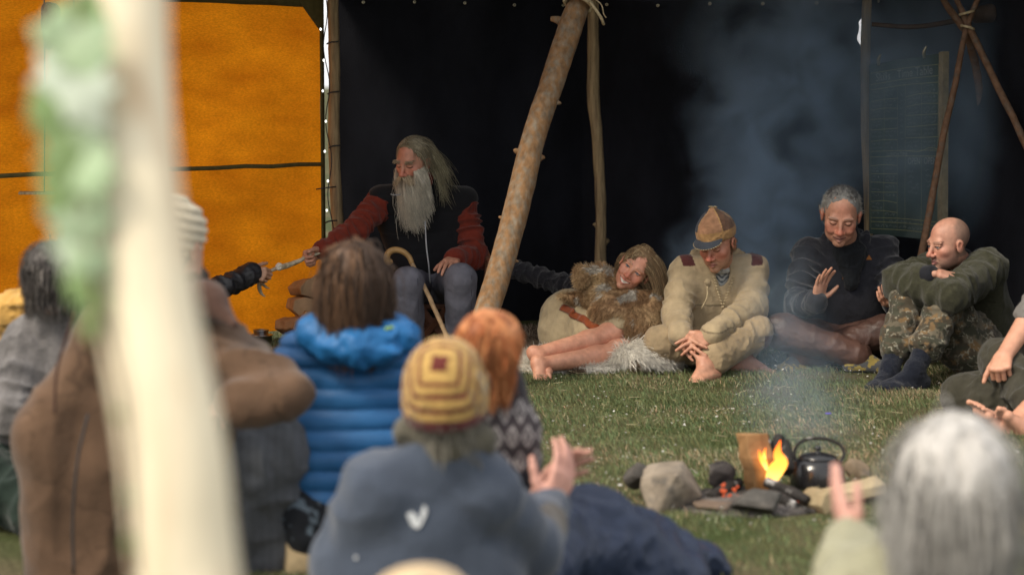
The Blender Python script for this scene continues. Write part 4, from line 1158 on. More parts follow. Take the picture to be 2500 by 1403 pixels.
hand_ops(s, J['wrL'], P(2150, 732, 10.75) - J['wrL'], A(-.2, .2, .9), 'L', curl=.5, thumb=.4, sc=1.05)
for q, d in (('R', A(1, -.25, 0)), ('L', A(-.85, -.6, 0))): foot_ops(s, J['an' + q], d, A(0, .3, 1), q, 1.0, toes=False)
a = s.mesh(); V, F = join((hv, hf), a, coarse_body(J, .7))
mk('body', V, F, M['skin'], gry, lambda v: face_col(v, c, R, sc, SK * A(1, .95, .9), lips=A(.40, .18, .15), brow=A(.16, .12, .10), closed=True, smile=.6, red=.85))
up, sd, fw = torso_frame(J)
s = SDF(.006, wrinkles(.004, 12, 9, (1, 1, .8)))
torso_ops(s, J, .02, chest=.165, belly=.165, sh=.085, wr=(.01, 8, 6))
sleeve_ops(s, J['shR'], J['elR'], J['wrR'], (.095, .082, .055), wr=(.013, 26, 8)); sleeve_ops(s, J['shL'], J['elL'], J['wrL'], (.095, .085, .055), wr=(.013, 26, 8))
for k in range(8):
    a0 = -pi * .16 + k / 7 * pi * 1.32 + pi
    p0 = J['neck'] + .10 * (cos(a0) * sd + sin(a0) * fw * .8) - up * .01; s.cap(p0, p0 + up * .05 + (p0 - J['neck']) * .12, .024, .018, .02)
V, F = s.mesh(); fl_ = mk('fleece', V, F, M['fleece'], gry, lambda v: tint(v, A(.026, .027, .034), .2, 60))  # colour darkened to hold the shelter's interior shade
s = SDF(.005, wrinkles(.006, 20, 5)); s.cap(J['neck'] - up * .05 + fw * .03, J['neck'] + up * .035, .088, .07, .03); s.cap(J['neck'] + fw * .05 - up * .04 + sd * .05, J['neck'] + fw * .105 - up * .19, .05, .03, .03); s.cap(J['neck'] + fw * .05 - up * .04 - sd * .05, J['neck'] + fw * .105 - up * .19, .05, .03, .03)
V, F = s.mesh(); mk('scarf', V, F, M['cloth'], gry, A(.013, .015, .018))
org = mat('orange_tab', (.32, .12, .03), .7, .1, 30, 0)
def chest_at(px, py, V=None, vv=None):
    """front-most point of a garment seen at this pixel"""
    o = A(0, 0, CAM_H); d = nz(P(px, py, 10) - o); q = vv - o; t = q @ d; r = np.linalg.norm(q - t[:, None] * d, axis=1)
    m = r < .012; i = np.nonzero(m)[0][t[m].argmin()] if m.any() else r.argmin(); return vv[i] - d * .006
Vf = np.concatenate([np.array([v.co for v in fl_.data.vertices]) + base_of(gry)])
tri = chest_at(2125, 624, vv=Vf); mkpoly('emblem', [tri + A(x, yy, zz) for yy in (0, .006) for x, zz in ((-.016, -.012), (.016, -.012), (0, .014))], [(0, 1, 2), (5, 4, 3), (0, 3, 4, 1), (1, 4, 5, 2), (2, 5, 3, 0)], org, fl_)
for a, b in (((2066, 664), (2064, 683)), ((2087, 653), (2093, 667))):
    tube('zip_pull', [chest_at(*a, vv=Vf), chest_at(*b, vv=Vf)], .0055, org, fl_, sides=8)
wd = nz(J['wrR'] - J['elR']); e1 = nz(np.cross(wd, A(0, 0, 1))); e2 = np.cross(wd, e1)
for o, r, m in ((.012, .005, M['rubber']), (.024, .0035, M['stick'])): tube('bracelet', [J['wrR'] + wd * o + .034 * (cos(a) * e1 + sin(a) * e2) for a in np.linspace(0, 2 * pi, 22)[:-1]], r, m, gry, sides=8, closed=True)
s = SDF(.006, wrinkles(.0045, 9, 15)); s.cap(J['hipR'], J['hipL'], .125, .125, .05)
leg_ops(s, J['hipR'], J['knR'], J['anR'], (.12, .098, .07), wr=(.004, 9, 6)); leg_ops(s, J['hipL'], J['knL'], J['anL'], (.12, .098, .07), wr=(.004, 9, 6))
V, F = s.mesh(); mk('trousers', V, F, M['leather'], gry, lambda v: tint(v, A(.085, .045, .035), .4, 7))
for q, d in (('R', A(1, -.25, 0)), ('L', A(-.85, -.6, 0))):
    s = SDF(.005); foot_ops(s, J['an' + q], d, A(0, .3, 1), q, 1.05, toes=False, fat=1.2); V, F = s.mesh()
    mk('shoe', V, F, M['suede'], gry, lambda v: np.where(fbm(v[:, 0] * 45, v[:, 1] * 45, v[:, 2] * 45, 3)[:, None] > .56, A(.22, .17, .05)[None], A(.06, .062, .065)[None]))
hn = vnormals(hv, hf); L = (hv - c) @ R / sc; x, y, z = L.T
scalp = ((z > .088) & (y < .042)) | ((y < .012) & (z > -.045) & ~((np.abs(x) > .068) & (z < .016) & (y > -.03)))
V, F = hair_cap(c, R, sc, .004, .002, .092).mesh(); mk('hair', V, F, M['hair'], gry, lambda v: tint(v, A(.22, .215, .20), .3, 50))
n = 7000; p, q = pick(hv, hn, scalp, n)
pa = grow(p, q * .35 - R[:, 1] * .8 + A(0, 0, -.25) + RNG.normal(0, .2, (n, 3)), RNG.uniform(.016, .030, n), 5, A(0, 0, -.12), jit=.3)
lz = ((p - c) @ R / sc)[:, 2:3]
strands('hair_strands', pa, RNG.uniform(.0005, .0009, n), np.where(lz > .085, A(.14, .14, .14)[None], A(.42, .41, .37)[None]) * RNG.uniform(.6, 1.3, (n, 1)), M['hair'], gry)

# --- the bald man hugging his knees
J = dict(neck=P(2352, 652, 10.78), pel=P(2402, 850, 10.85), shL=P(2412, 655, 10.62), shR=P(2292, 655, 10.98), elL=P(2325, 722, 10.34), wrL=P(2225, 700, 10.50), elR=P(2192, 690, 10.60), wrR=P(2284, 668, 10.38),
         hipR=P(2375, 860, 10.95), hipL=P(2405, 862, 10.75), knR=P(2212, 740, 10.52), knL=P(2306, 748, 10.42), anR=P(2172, 908, 10.34), anL=P(2232, 908, 10.24))
bal = thing('person', G(2390, 10.8), 'person with a bald head in an olive jumper resting folded arms on raised knees', 'person', 'people gathered round the fire')
c, sc = P(2316, 594, 10.62), 1.08
R = frame_dir(-66, -8, 2)
s = SDF(.003); head_ops(s, c, R, sc, neck=J['neck'], jaw=1.02)
hv, hf = s.mesh()
s = SDF(.0033)
hand_ops(s, J['wrR'] + A(.01, 0, 0), P(2356, 684, 10.38) - J['wrR'], A(.1, .3, -.9), 'R', curl=.3, thumb=.3, sc=1.05)
hand_ops(s, J['wrL'], A(-.6, .8, .1), A(0, .3, -1), 'L', curl=.7, thumb=.2)
a = s.mesh(); V, F = join((hv, hf), a, coarse_body(J, .7))
mk('body', V, F, M['skin'], bal, lambda v: face_col(v, c, R, sc, SK * A(.98, .95, .95), lips=A(.38, .15, .14), brow=A(.05, .035, .025), red=.6, stubble=A(.14, .10, .085), buzz=A(.13, .11, .09)))
s = SDF(.006, wrinkles(.004, 11, 19, (1, 1, .8)))
torso_ops(s, J, .03, chest=.165, belly=.17, sh=.09, wr=(.012, 7, 6))
sleeve_ops(s, J['shL'], J['elL'], J['wrL'], (.11, .098, .075), wr=(.014, 24, 8), cuff=0); sleeve_ops(s, J['shR'], J['elR'], J['wrR'] * .60 + J['elR'] * .40, (.105, .095, .066), wr=(.014, 24, 8), cuff=0)
up, sd, fw = torso_frame(J)
for k in range(12):
    a0 = k / 12 * 2 * pi; p0 = J['neck'] + .085 * (cos(a0) * sd + sin(a0) * fw) - up * .005; s.cap(p0 - up * .03, p0 + up * .022, .03, .024, .02)
V, F = s.mesh()
mk('jumper', V, F, M['knit'], bal, lambda v: tint(v, A(.042, .042, .026), .3, 70))
s = SDF(.005, wrinkles(.003, 20, 1)); V, F = tube_vf([J['wrR'] * t + J['elR'] * (1 - t) for t in (.45, .62, .74, .86, .93, .97)], [.062, .060, .054, .049, .046, .038], 24, n=24, bump=.002, bf=40); mk('cuff', V, F, M['cloth'], bal, A(.014, .015, .02))
s = SDF(.005); s.cap(J['neck'] - up * .02, J['neck'] + up * .035, .072, .066, .02)
V, F = s.mesh(); mk('collar', V, F, M['cloth'], bal, A(.014, .015, .02))
s = SDF(.0055, wrinkles(.006, 11, 23))
s.cap(J['hipR'], J['hipL'], .135, .14, .06)
leg_ops(s, J['hipR'], J['knR'], J['knR'] * .32 + J['anR'] * .68, (.12, .085, .078), wr=(.010, 16, 8)); leg_ops(s, J['hipL'], J['knL'], J['knL'] * .4 + J['anL'] * .6, (.14, .092, .085), wr=(.010, 16, 8))
s.ell(P(2375, 860, 10.55), A(.17, .13, .11), k=.06)
V, F = s.mesh()
def camo(v):
    x, y, z = v.T; b = fbm(x * 12, y * 12, z * 12, 31, 4)[:, None]; q = fbm(x * 26 + 3, y * 26, z * 40, 37)[:, None]; tw = np.abs(fbm(x * 19, y * 19, z * 19, 41) - .5)[:, None]
    col = np.where(b > .52, A(.065, .054, .037)[None], A(.13, .112, .08)[None]); col = np.where(q > .57, A(.055, .055, .038)[None], col); col = np.where(q < .36, A(.17, .11, .055)[None], col)
    col = np.where(tw < .012, A(.27, .255, .20)[None], col)
    return col * (1 + .3 * (fbm(x * 50, y * 50, z * 50, 2)[:, None] - .5))
mk('trousers', V, F, M['cloth'], bal, camo)
for q, d in (('R', A(-.75, -.7, 0)), ('L', A(-.92, -.4, 0))):
    s = SDF(.005, wrinkles(.002, 40, 5)); foot_ops(s, J['an' + q], d, A(.1, .1, 1), q, 1.12, toes=False, fat=1.12); s.cap(J['an' + q], J['kn' + q] * .33 + J['an' + q] * .67, .044, .055, .02)
    V, F = s.mesh(); mk('sock', V, F, M['knit'], bal, A(.012, .015, .025))

# --- person cut off by the right edge
J = dict(neck=P(2588, 560, 9.75), pel=P(2610, 900, 9.85), shL=P(2620, 640, 9.6), shR=P(2560, 640, 10.0), elL=P(2503, 790, 9.4), wrL=P(2452, 868, 9.3), elR=P(2560, 800, 9.7), wrR=P(2520, 905, 9.35),
         hipR=P(2590, 930, 9.95), hipL=P(2610, 935, 9.7), knR=P(2352, 968, 9.55), knL=P(2450, 880, 9.45), anR=P(2520, 1010, 9.1), anL=P(2490, 1018, 9.05))
edg = thing('person', G(2600, 9.7), 'person cut off at the right edge with a clenched fist and bare feet', 'person', 'people gathered round the fire')
s = SDF(.0042)
s.cap(J['elL'], J['wrL'], .047, .036, .02); s.cap(J['elR'], J['wrR'], .045, .034, .02)
hand_ops(s, J['wrL'] + A(0, 0, .005), P(2440, 905, 9.22) - J['wrL'], A(.3, .5, -.5), 'L', curl=1.5, thumb=.1, sc=1.15); hand_ops(s, J['wrR'], A(-.3, -.4, -.6), A(.2, .3, -.6), 'R', curl=.9, thumb=.2, sc=1.1)
foot_ops(s, P(2468, 1040, 8.98), A(-.62, .05, .80), A(.75, .35, .5), 'L', 1.02); s.cap(P(2468, 1040, 8.98), P(2530, 985, 9.1), .037, .05, .02)
foot_ops(s, P(2525, 1045, 8.95), A(-.55, .0, .5), A(.6, .5, .5), 'R', 1.0); s.cap(P(2525, 1045, 8.95), P(2600, 1000, 9.1), .037, .05, .02)
a = s.mesh(); s = SDF(.005); c = P(2582, 490, 9.65); head_ops(s, c, frame_dir(-50), 1.0, simple=True, neck=J['neck']); b = s.mesh()
J2 = dict(J); J2['anL'] = P(2530, 990, 9.1); J2['anR'] = P(2600, 1000, 9.15)
V, F = join(a, b, coarse_body(J2, .7)); mk('body', V, F, M['skin'], edg, lambda v: tint(v, SK * A(1.12, 1.05, .98), .15, 20))
s = SDF(.007, wrinkles(.005, 12, 3)); torso_ops(s, J, .02); s.cap(J['shL'], J['elL'] * .85 + J['shL'] * .15, .09, .072, .04, wr=(.01, 25, 8)); s.cap(J['shR'], J['elR'], .09, .07, .04)
V, F = s.mesh(); mk('shirt', V, F, M['cloth'], edg, lambda v: tint(v, A(.16, .15, .14)))
s = SDF(.007, wrinkles(.007, 9, 13)); s.cap(J['hipR'], J['hipL'], .14, .14, .05); leg_ops(s, J['hipR'], J['knR'], J2['anR'], (.13, .10, .075), wr=(.015, 14, 7)); leg_ops(s, J['hipL'], J['knL'], J2['anL'], (.13, .105, .075), wr=(.015, 14, 7))
V, F = s.mesh(); mk('trousers', V, F, M['cloth'], edg, lambda v: tint(v, A(.045, .042, .030), .25, 8))
V, F = hair_cap(c, frame_dir(-50), 1.0, .008).mesh(); mk('hair', V, F, M['hair'], edg, A(.10, .07, .04))
# ------------------------------------------------------------------ people on the near side, seen from behind and out of focus
def away(yaw, pitch=0, roll=0): return frame_dir(180 - yaw, pitch, -roll)   # yaw>0 turns to the viewer's right
def pts_hair(name, per, c, R, sc, n, Lr, cols, d0f, grav, r, base, seed=1, clump=.6, wind=A(0, 0, 0), kind='stuff', S=9, zmin=-.07):
    s = SDF(.007); head_ops(s, c, R, sc, simple=True, ears=False); V, F = s.mesh(); N_ = vnormals(V, F); l = (V - c) @ R / sc
    m = ((l[:, 1] < .02) & (l[:, 2] > zmin)) | ((l[:, 2] > .07) & (l[:, 1] < .06))
    rg = np.random.default_rng(seed); p, q = pick(V, N_, m, n, rg)
    pa = grow(p, d0f(p, q, (p - c) @ R, rg), rg.uniform(*Lr, n), S, grav, wind, .12, skull(c, R, sc), rg, clump)
    strands(name, pa, rg.uniform(r * .7, r * 1.3, n), cols(n, rg, p), M['hair'], per, kind)

# hidden sitter handing over the antler
J = dict(neck=P(345, 668, 10.9), pel=P(350, 860, 11.0), shL=P(275, 705, 10.95), shR=P(425, 700, 10.95), elR=P(500, 722, 11.1), wrR=P(612, 668, 11.3), elL=P(270, 800, 10.8), wrL=P(310, 850, 10.6), hipL=P(320, 860, 11), hipR=P(390, 860, 11), knL=P(290, 850, 11.4), knR=P(420, 845, 11.4), anL=P(380, 868, 11.6), anR=P(310, 868, 11.6))
hid = thing('person', G(345, 10.95), 'person in a dark leather jacket reaching out to hold the antler fork', 'person', 'people gathered round the fire')
c = P(345, 612, 10.9); R = away(40)
s = SDF(.005); head_ops(s, c, R, .98, simple=True, neck=J['neck']); a = s.mesh()
s = SDF(.003); hand_ops(s, J['wrR'] - A(.012, 0, 0), A(1, .05, -.04), A(.1, .9, -.35), 'R', curl=.95, thumb=.4, sc=.98, spread=.05); b = s.mesh()
V, F = join(a, b, coarse_body(J, .8)); mk('body', V, F, M['skin'], hid, lambda v: tint(v, A(.46, .25, .16), .15, 25))
s = SDF(.006, wrinkles(.004, 16, 3)); torso_ops(s, J, .015); sleeve_ops(s, J['shR'], J['elR'], J['wrR'], (.085, .075, .056), wr=(.01, 22, 10)); sleeve_ops(s, J['shL'], J['elL'], J['wrL'])
V, F = s.mesh(); mk('jacket', V, F, M['leather'], hid, lambda v: tint(v, A(.018, .018, .022), .3))
s = SDF(.01); leg_ops(s, J['hipL'], J['knL'], J['anL']); leg_ops(s, J['hipR'], J['knR'], J['anR']); V, F = s.mesh(); mk('trousers', V, F, M['cloth'], hid, A(.04, .04, .045))
V, F = hair_cap(c, R, .98, .007).mesh(); mk('hair', V, F, M['hair'], hid, A(.05, .035, .02))

# mustard hoodie at the far left
J = dict(neck=P(75, 745, 8.15), pel=P(60, 1060, 8.2), shL=P(-30, 800, 8.2), shR=P(130, 800, 8.2), elL=P(-60, 950, 8.1), wrL=P(-20, 1020, 8.3), elR=P(160, 940, 8.2), wrR=P(130, 1020, 8.4), hipL=P(20, 1060, 8.2), hipR=P(100, 1060, 8.2), knL=P(-20, 1020, 8.6), knR=P(130, 1020, 8.6), anL=P(40, 1080, 8.8), anR=P(90, 1080, 8.8))
mus_ = thing('person', G(60, 8.2), 'person in a mustard hooded jacket behind the grey cardigan at the far left', 'person', 'people gathered round the fire')
c = P(126, 690, 8.0); R = away(20, -10, 10)
s = SDF(.008); head_ops(s, c, R, .95, simple=True, neck=J['neck']); V, F = join(s.mesh(), coarse_body(J, .8)); mk('body', V, F, M['skin'], mus_, SK)
s = SDF(.008, wrinkles(.006, 12, 6)); torso_ops(s, J, .02); sleeve_ops(s, J['shL'], J['elL'], J['wrL'], (.095, .08, .06)); sleeve_ops(s, J['shR'], J['elR'], J['wrR'], (.095, .08, .06))
V, F = s.mesh(); mk('jacket', V, F, M['suede'], mus_, lambda v: tint(v, A(.50, .29, .08), .2, 10))
s = SDF(.007, wrinkles(.010, 11, 9)); s.ell(P(52, 762, 7.98), A(.115, .075, .085), k=.03); s.cap(P(20, 790, 8.02), P(105, 742, 7.96), .06, .05, .04); s.ell(P(75, 735, 7.93), A(.085, .05, .03), k=.02)
V, F = s.mesh(); mk('hood', V, F, M['suede'], mus_, lambda v: tint(v, A(.52, .30, .08), .25, 10))
s = SDF(.012); leg_ops(s, J['hipL'], J['knL'], J['anL']); leg_ops(s, J['hipR'], J['knR'], J['anR']); V, F = s.mesh(); mk('trousers', V, F, M['cloth'], mus_, A(.05, .04, .03))
V, F = hair_cap(c, R, .95, .008).mesh(); mk('hair', V, F, M['hair'], mus_, A(.04, .03, .022))

# grey striped cardigan
J = dict(neck=P(165, 752, 7.2), pel=P(120, 1130, 7.25), shL=P(62, 845, 7.2), shR=P(262, 830, 7.2), elL=P(30, 1010, 7.05), wrL=P(60, 1100, 7.3), elR=P(290, 980, 7.1), wrR=P(260, 1060, 7.4), hipL=P(60, 1150, 7.25), hipR=P(190, 1150, 7.25), knL=P(-20, 1180, 7.0), knR=P(240, 1150, 7.7), anL=P(90, 1250, 6.9), anR=P(200, 1230, 7.9))
crd = thing('person', G(130, 7.2), 'person with dark curly hair and black cap in a grey striped cardigan', 'person', 'people gathered round the fire')
c = P(135, 684, 7.15); R = away(25, -6)
s = SDF(.006); head_ops(s, c, R, 1.0, simple=True, neck=J['neck']); a = s.mesh(); s = SDF(.005); hand_ops(s, J['wrL'], A(.3, .8, .1), A(0, 0, -1), 'L'); hand_ops(s, J['wrR'], A(-.3, .8, .1), A(0, 0, -1), 'R')
V, F = join(a, s.mesh(), coarse_body(J, .8)); mk('body', V, F, M['skin'], crd, SK)
s = SDF(.007, wrinkles(.006, 9, 3)); torso_ops(s, J, .025, chest=.165, belly=.17, sh=.08); sleeve_ops(s, J['shL'], J['elL'], J['wrL'], (.10, .088, .07), wr=(.014, 18, 7)); sleeve_ops(s, J['shR'], J['elR'], J['wrR'], (.1, .088, .07))
s.cap(J['neck'] + A(-.04, 0, -.01), J['neck'] + A(.04, 0, .01), .07, .065, .03)
V, F = s.mesh(); up, sd, fw = torso_frame(J)
mk('cardigan', V, F, M['knit'], crd, lambda v: tint(v, A(.165, .155, .152), .12, 10) * np.where(np.sin(((v - J['neck']) @ sd) * 95)[:, None] > .25, 1.14, .92))
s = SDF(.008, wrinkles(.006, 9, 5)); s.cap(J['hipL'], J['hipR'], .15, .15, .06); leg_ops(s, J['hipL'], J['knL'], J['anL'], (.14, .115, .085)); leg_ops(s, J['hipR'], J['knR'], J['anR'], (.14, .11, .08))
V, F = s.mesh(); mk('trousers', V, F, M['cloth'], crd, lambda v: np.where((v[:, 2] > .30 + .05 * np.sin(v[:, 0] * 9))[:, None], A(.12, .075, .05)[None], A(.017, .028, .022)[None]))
V, F = hair_cap(c, R, 1.0, .006, .014).mesh(); mk('hair', V, F, M['hair'], crd, lambda v: tint(v, A(.045, .038, .034), .5, 40))
pts_hair('hair_strands', crd, c, R, 1.0, 3000, (.05, .10), lambda n, g, p: hair_cols(n, A(.07, .06, .055), .4, g, A(.2, .18, .16), .25), lambda p, q, l, g: q * .8 + A(0, 0, -.5) + g.normal(0, .5, (len(p), 3)), A(0, 0, -.35), .0013, None, 3, .4)
s = SDF(.006); s.ell(c + A(.035, -.0, .035), A(.088, .1, .088), R); s.ell(c + A(-.18, 0, -.06), A(.15, .3, .2), None, .01, True); V, F = s.mesh(); mk('cap', V, F, M['cloth'], crd, A(.010, .010, .012))

# brown suede coat with a cream beanie
J = dict(neck=P(430, 712, 6.2), pel=P(330, 1150, 6.25), shL=P(275, 812, 6.2), shR=P(490, 858, 6.25), elL=P(105, 1065, 6.1), wrL=P(200, 1130, 6.45), elR=P(712, 962, 6.05), wrR=P(590, 985, 6.02), hipL=P(270, 1170, 6.25), hipR=P(420, 1170, 6.3), knL=P(330, 1080, 6.8), knR=P(668, 1100, 6.42), anL=P(330, 1380, 6.9), anR=P(630, 1430, 6.5))
brn = thing('person', G(350, 6.3), 'person in a brown suede coat and cream ribbed beanie behind the peeled pole', 'person', 'people gathered round the fire')
c = P(425, 606, 6.2); R = away(28, -4)
s = SDF(.006); head_ops(s, c, R, 1.03, simple=True, neck=J['neck']); a = s.mesh(); s = SDF(.005); hand_ops(s, J['wrR'], A(-.5, .7, -.1), A(0, 0, -1), 'R', curl=.5); hand_ops(s, J['wrL'], A(.4, .8, 0), A(0, 0, -1), 'L', curl=.5)
V, F = join(a, s.mesh(), coarse_body(J, .8)); mk('body', V, F, M['skin'], brn, SK)
s = SDF(.008, wrinkles(.0055, 6.0, 21, (1, 1, .55)))
torso_ops(s, J, .045, chest=.175, belly=.185, sh=.10, wr=(.008, 4, 4)); sleeve_ops(s, J['shL'], J['elL'], J['wrL'], (.12, .10, .075), wr=(.008, 10, 6)); sleeve_ops(s, J['shR'], J['elR'], J['wrR'], (.15, .076, .065), wr=(.013, 9, 6))
s.cap(P(215, 1150, 6.2), P(200, 1480, 6.15), .17, .15, .08, wr=(.015, 6, 6)); s.cap(P(330, 1150, 6.25), P(370, 1480, 6.2), .18, .15, .08, wr=(.015, 6, 6)); s.cap(P(110, 1120, 6.1), P(150, 1420, 6.1), .07, .09, .06)
s.cap(P(180, 1085, 5.97), P(160, 1260, 5.95), .012, .014, .02, True)
V, F = s.mesh(); mk('coat', V, F, M['suede'], brn, lambda v: tint(v, A(.104, .062, .038), .42, 4) * np.where((np.abs(fbm(v[:, 0] * 5, v[:, 1] * 5, v[:, 2] * 5, 8) - .5) < .008)[:, None], .7, 1))
s = SDF(.007, wrinkles(.003, 12, 4)); s.cap(P(370, 745, 6.14), P(510, 735, 6.14), .066, .05, .05); s.cap(P(500, 725, 6.15), P(572, 790, 6.08), .045, .014, .04)
V, F = s.mesh(); mk('collar', V, F, M['suede'], brn, lambda v: tint(v, A(.075, .042, .032), .2, 9))
tube('coat_seam', [P(215, 1010, 6.0), P(190, 1120, 5.96), P(178, 1260, 5.95), P(180, 1403, 5.95)], .004, M['rubber'], brn, n=20, sides=6)
tube('coat_seam', [P(182, 760, 6.02), P(140, 900, 5.97), P(133, 1010, 5.95)], .004, mat('coat_thread', (.06, .03, .022), .9, 0, 10, 0), brn, n=20, sides=6)
def ribs(x, y, z):
    l = (x - c[0]) * R[0, 2] + (y - c[1]) * R[1, 2] + (z - c[2]) * R[2, 2]
    return .004 * np.sin((l + .25 * (x - c[0])) * 2 * pi / .028)
s = SDF(.006, ribs); s.ell(c + R @ A(0, -.02, .052), A(.098, .118, .105), R); s.ell(c + R @ A(0, 0, -.13), A(.2, .2, .12), R, .01, True)
V, F = s.mesh(); mk('beanie', V, F, M['knit'], brn, lambda v: tint(v, A(.54, .48, .36), .1, 20) * (1 + .28 * np.sin((((v - c) @ R)[:, 2] + .25 * (v - c)[:, 0]) * 2 * pi / .028 + pi)[:, None]))
s = SDF(.007, wrinkles(.004, 24, 4)); s.ell(c + R @ A(0, .08, -.10), A(.055, .06, .065), R); V, F = s.mesh(); mk('beard', V, F, M['hair'], brn, A(.05, .035, .025))
V, F = hair_cap(c, R, 1.03, .007, .004).mesh(); mk('hair', V, F, M['hair'], brn, A(.06, .04, .03))
s = SDF(.008, wrinkles(.007, 9, 12, (1, 1, .6))); s.cap(J['hipL'], J['hipR'], .15, .15, .05); leg_ops(s, J['hipR'], J['knR'], J['anR'], (.15, .112, .10), wr=(.015, 12, 6)); leg_ops(s, J['hipL'], J['knL'], J['anL'], (.15, .112, .09), wr=(.015, 12, 6)); s.cap(P(600, 1120, 6.36), P(520, 1440, 6.4), .09, .09, .06)
V, F = s.mesh(); mk('trousers', V, F, M['cloth'], brn, lambda v: tint(v, A(.085, .09, .10), .2, 8) * np.where(np.sin(v[:, 0] * 260)[:, None] > .6, 1.15, 1))
s = SDF(.01); foot_ops(s, J['anR'], A(.2, 1, 0), A(0, 0, 1), 'R', 1.1, False, 1.2); foot_ops(s, J['anL'], A(-.1, 1, 0), A(0, 0, 1), 'L', 1.1, False, 1.2); V, F = s.mesh(); mk('boots', V, F, M['leather'], brn, A(.03, .02, .015))

# blue quilted jacket
J = dict(neck=P(868, 800, 6.48), pel=P(852, 1235, 6.5), shL=P(742, 882, 6.5), shR=P(972, 882, 6.5), elL=P(742, 1060, 6.52), wrL=P(790, 1130, 6.8), elR=P(975, 1050, 6.52), wrR=P(940, 1130, 6.85), hipL=P(790, 1270, 6.5), hipR=P(910, 1270, 6.5), knL=P(780, 1240, 6.95), knR=P(930, 1240, 6.95), anL=P(800, 1370, 7.0), anR=P(920, 1370, 7.0))
blu = thing('person', G(860, 6.5), 'person with long brown hair in a bright blue quilted jacket', 'person', 'people gathered round the fire')
c = P(866, 690, 6.45); R = away(8, 2)
s = SDF(.006); head_ops(s, c, R, .98, simple=True, neck=J['neck']); a = s.mesh(); s = SDF(.005); hand_ops(s, J['wrR'], A(-.3, .8, .1), A(0, 0, -1), 'R'); hand_ops(s, J['wrL'], A(.3, .8, .1), A(0, 0, -1), 'L')
V, F = join(a, s.mesh(), coarse_body(J, .8)); mk('body', V, F, M['skin'], blu, SK)
def baffle(x, y, z):
    t = z + .012 * fbm(x * 5, y * 5, z * 5, 3); return -.0165 * np.abs(np.sin((t) * pi / .062)) ** .6 + .008
s = SDF(.006, baffle); torso_ops(s, J, .022, chest=.16, belly=.158, sh=.08, wr=None)
sleeve_ops(s, J['shL'], J['elL'], J['wrL'], (.11, .095, .065), wr=None); sleeve_ops(s, J['shR'], J['elR'], J['wrR'], (.11, .095, .065), wr=None)
V, F = s.mesh(); mk('jacket', V, F, M['nylon'], blu, lambda v: tint(v, A(.022, .118, .30), .14, 8))
s = SDF(.006, wrinkles(.009, 10, 9)); s.cap(P(768, 815, 6.40), P(870, 845, 6.34), .054, .05, .05); s.cap(P(870, 845, 6.34), P(972, 818, 6.40), .05, .05, .05); s.cap(P(775, 805, 6.45), P(800, 780, 6.5), .05, .03, .03); s.cap(P(985, 812, 6.45), P(960, 785, 6.5), .05, .03, .03); s.ell(P(872, 858, 6.34), A(.12, .05, .04), k=.03)
V, F = s.mesh(); hd = mk('hood', V, F, M['nylon'], blu, lambda v: tint(v, A(.015, .13, .34), .2, 9))
tube('hood_trim', [P(940, 803, 6.33), P(962, 797, 6.36), P(985, 786, 6.42)], .005, mat('lime_trim', (.30, .50, .12), .6, .1, 20, 0), hd, n=20, sides=8)
s = SDF(.008, wrinkles(.006, 10, 3)); s.cap(J['hipL'] + A(-.03, 0, .02), J['hipR'] + A(.03, 0, .02), .135, .135, .05); s.cap(P(748, 1270, 6.42), P(748, 1310, 6.4), .07, .06, .04); leg_ops(s, J['hipL'], J['knL'], J['anL']); leg_ops(s, J['hipR'], J['knR'], J['anR'])
V, F = s.mesh(); mk('trousers', V, F, M['cloth'], blu, lambda v: np.where(fbm(v[:, 0] * 28, v[:, 1] * 28, v[:, 2] * 28, 5)[:, None] > .57, A(.10, .13, .16)[None], A(.012, .014, .018)[None]))
s = SDF(.007, wrinkles(.006, 20, 3, (1, 1, .25))); s.ell(c + R @ A(0, -.02, .034), A(.082, .106, .092), R); s.cap(c + A(0, -.05, -.02), P(862, 772, 6.38), .080, .062, .05)
V, F = s.mesh(); mk('hair', V, F, M['hair'], blu, lambda v: streak(v, A(.04, .026, .018), A(.15, .085, .05)))
pts_hair('hair_strands', blu, c, R, 1.06, 4000, (.14, .225), lambda n, g, p: np.where(((p[:, :1] - c[0]) < .01) & (g.random((n, 1)) < .5), A(.22, .12, .065)[None], A(.06, .035, .022)[None]) * g.uniform(.6, 1.35, (n, 1)), lambda p, q, l, g: q * .35 + A(.0, -.2, .0) + g.normal(0, .22, (len(p), 3)) + A(0, 0, -.4), A(0, -.01, -.6), .0014, None, 4, .5)
log = thing('log_seat', G(800, 6.5), 'pale split log under the blue jacket sitter, used as a seat', 'log')
V, F = tube_vf([P(690, 1368, 6.42), P(760, 1368, 6.45), P(960, 1380, 6.6)], [.085, .09, .09], 16, n=20, bump=.008, bf=9); mk('trunk', V, F, M['split'], log, lambda v: tint(v, A(.50, .38, .22), .3, 10))

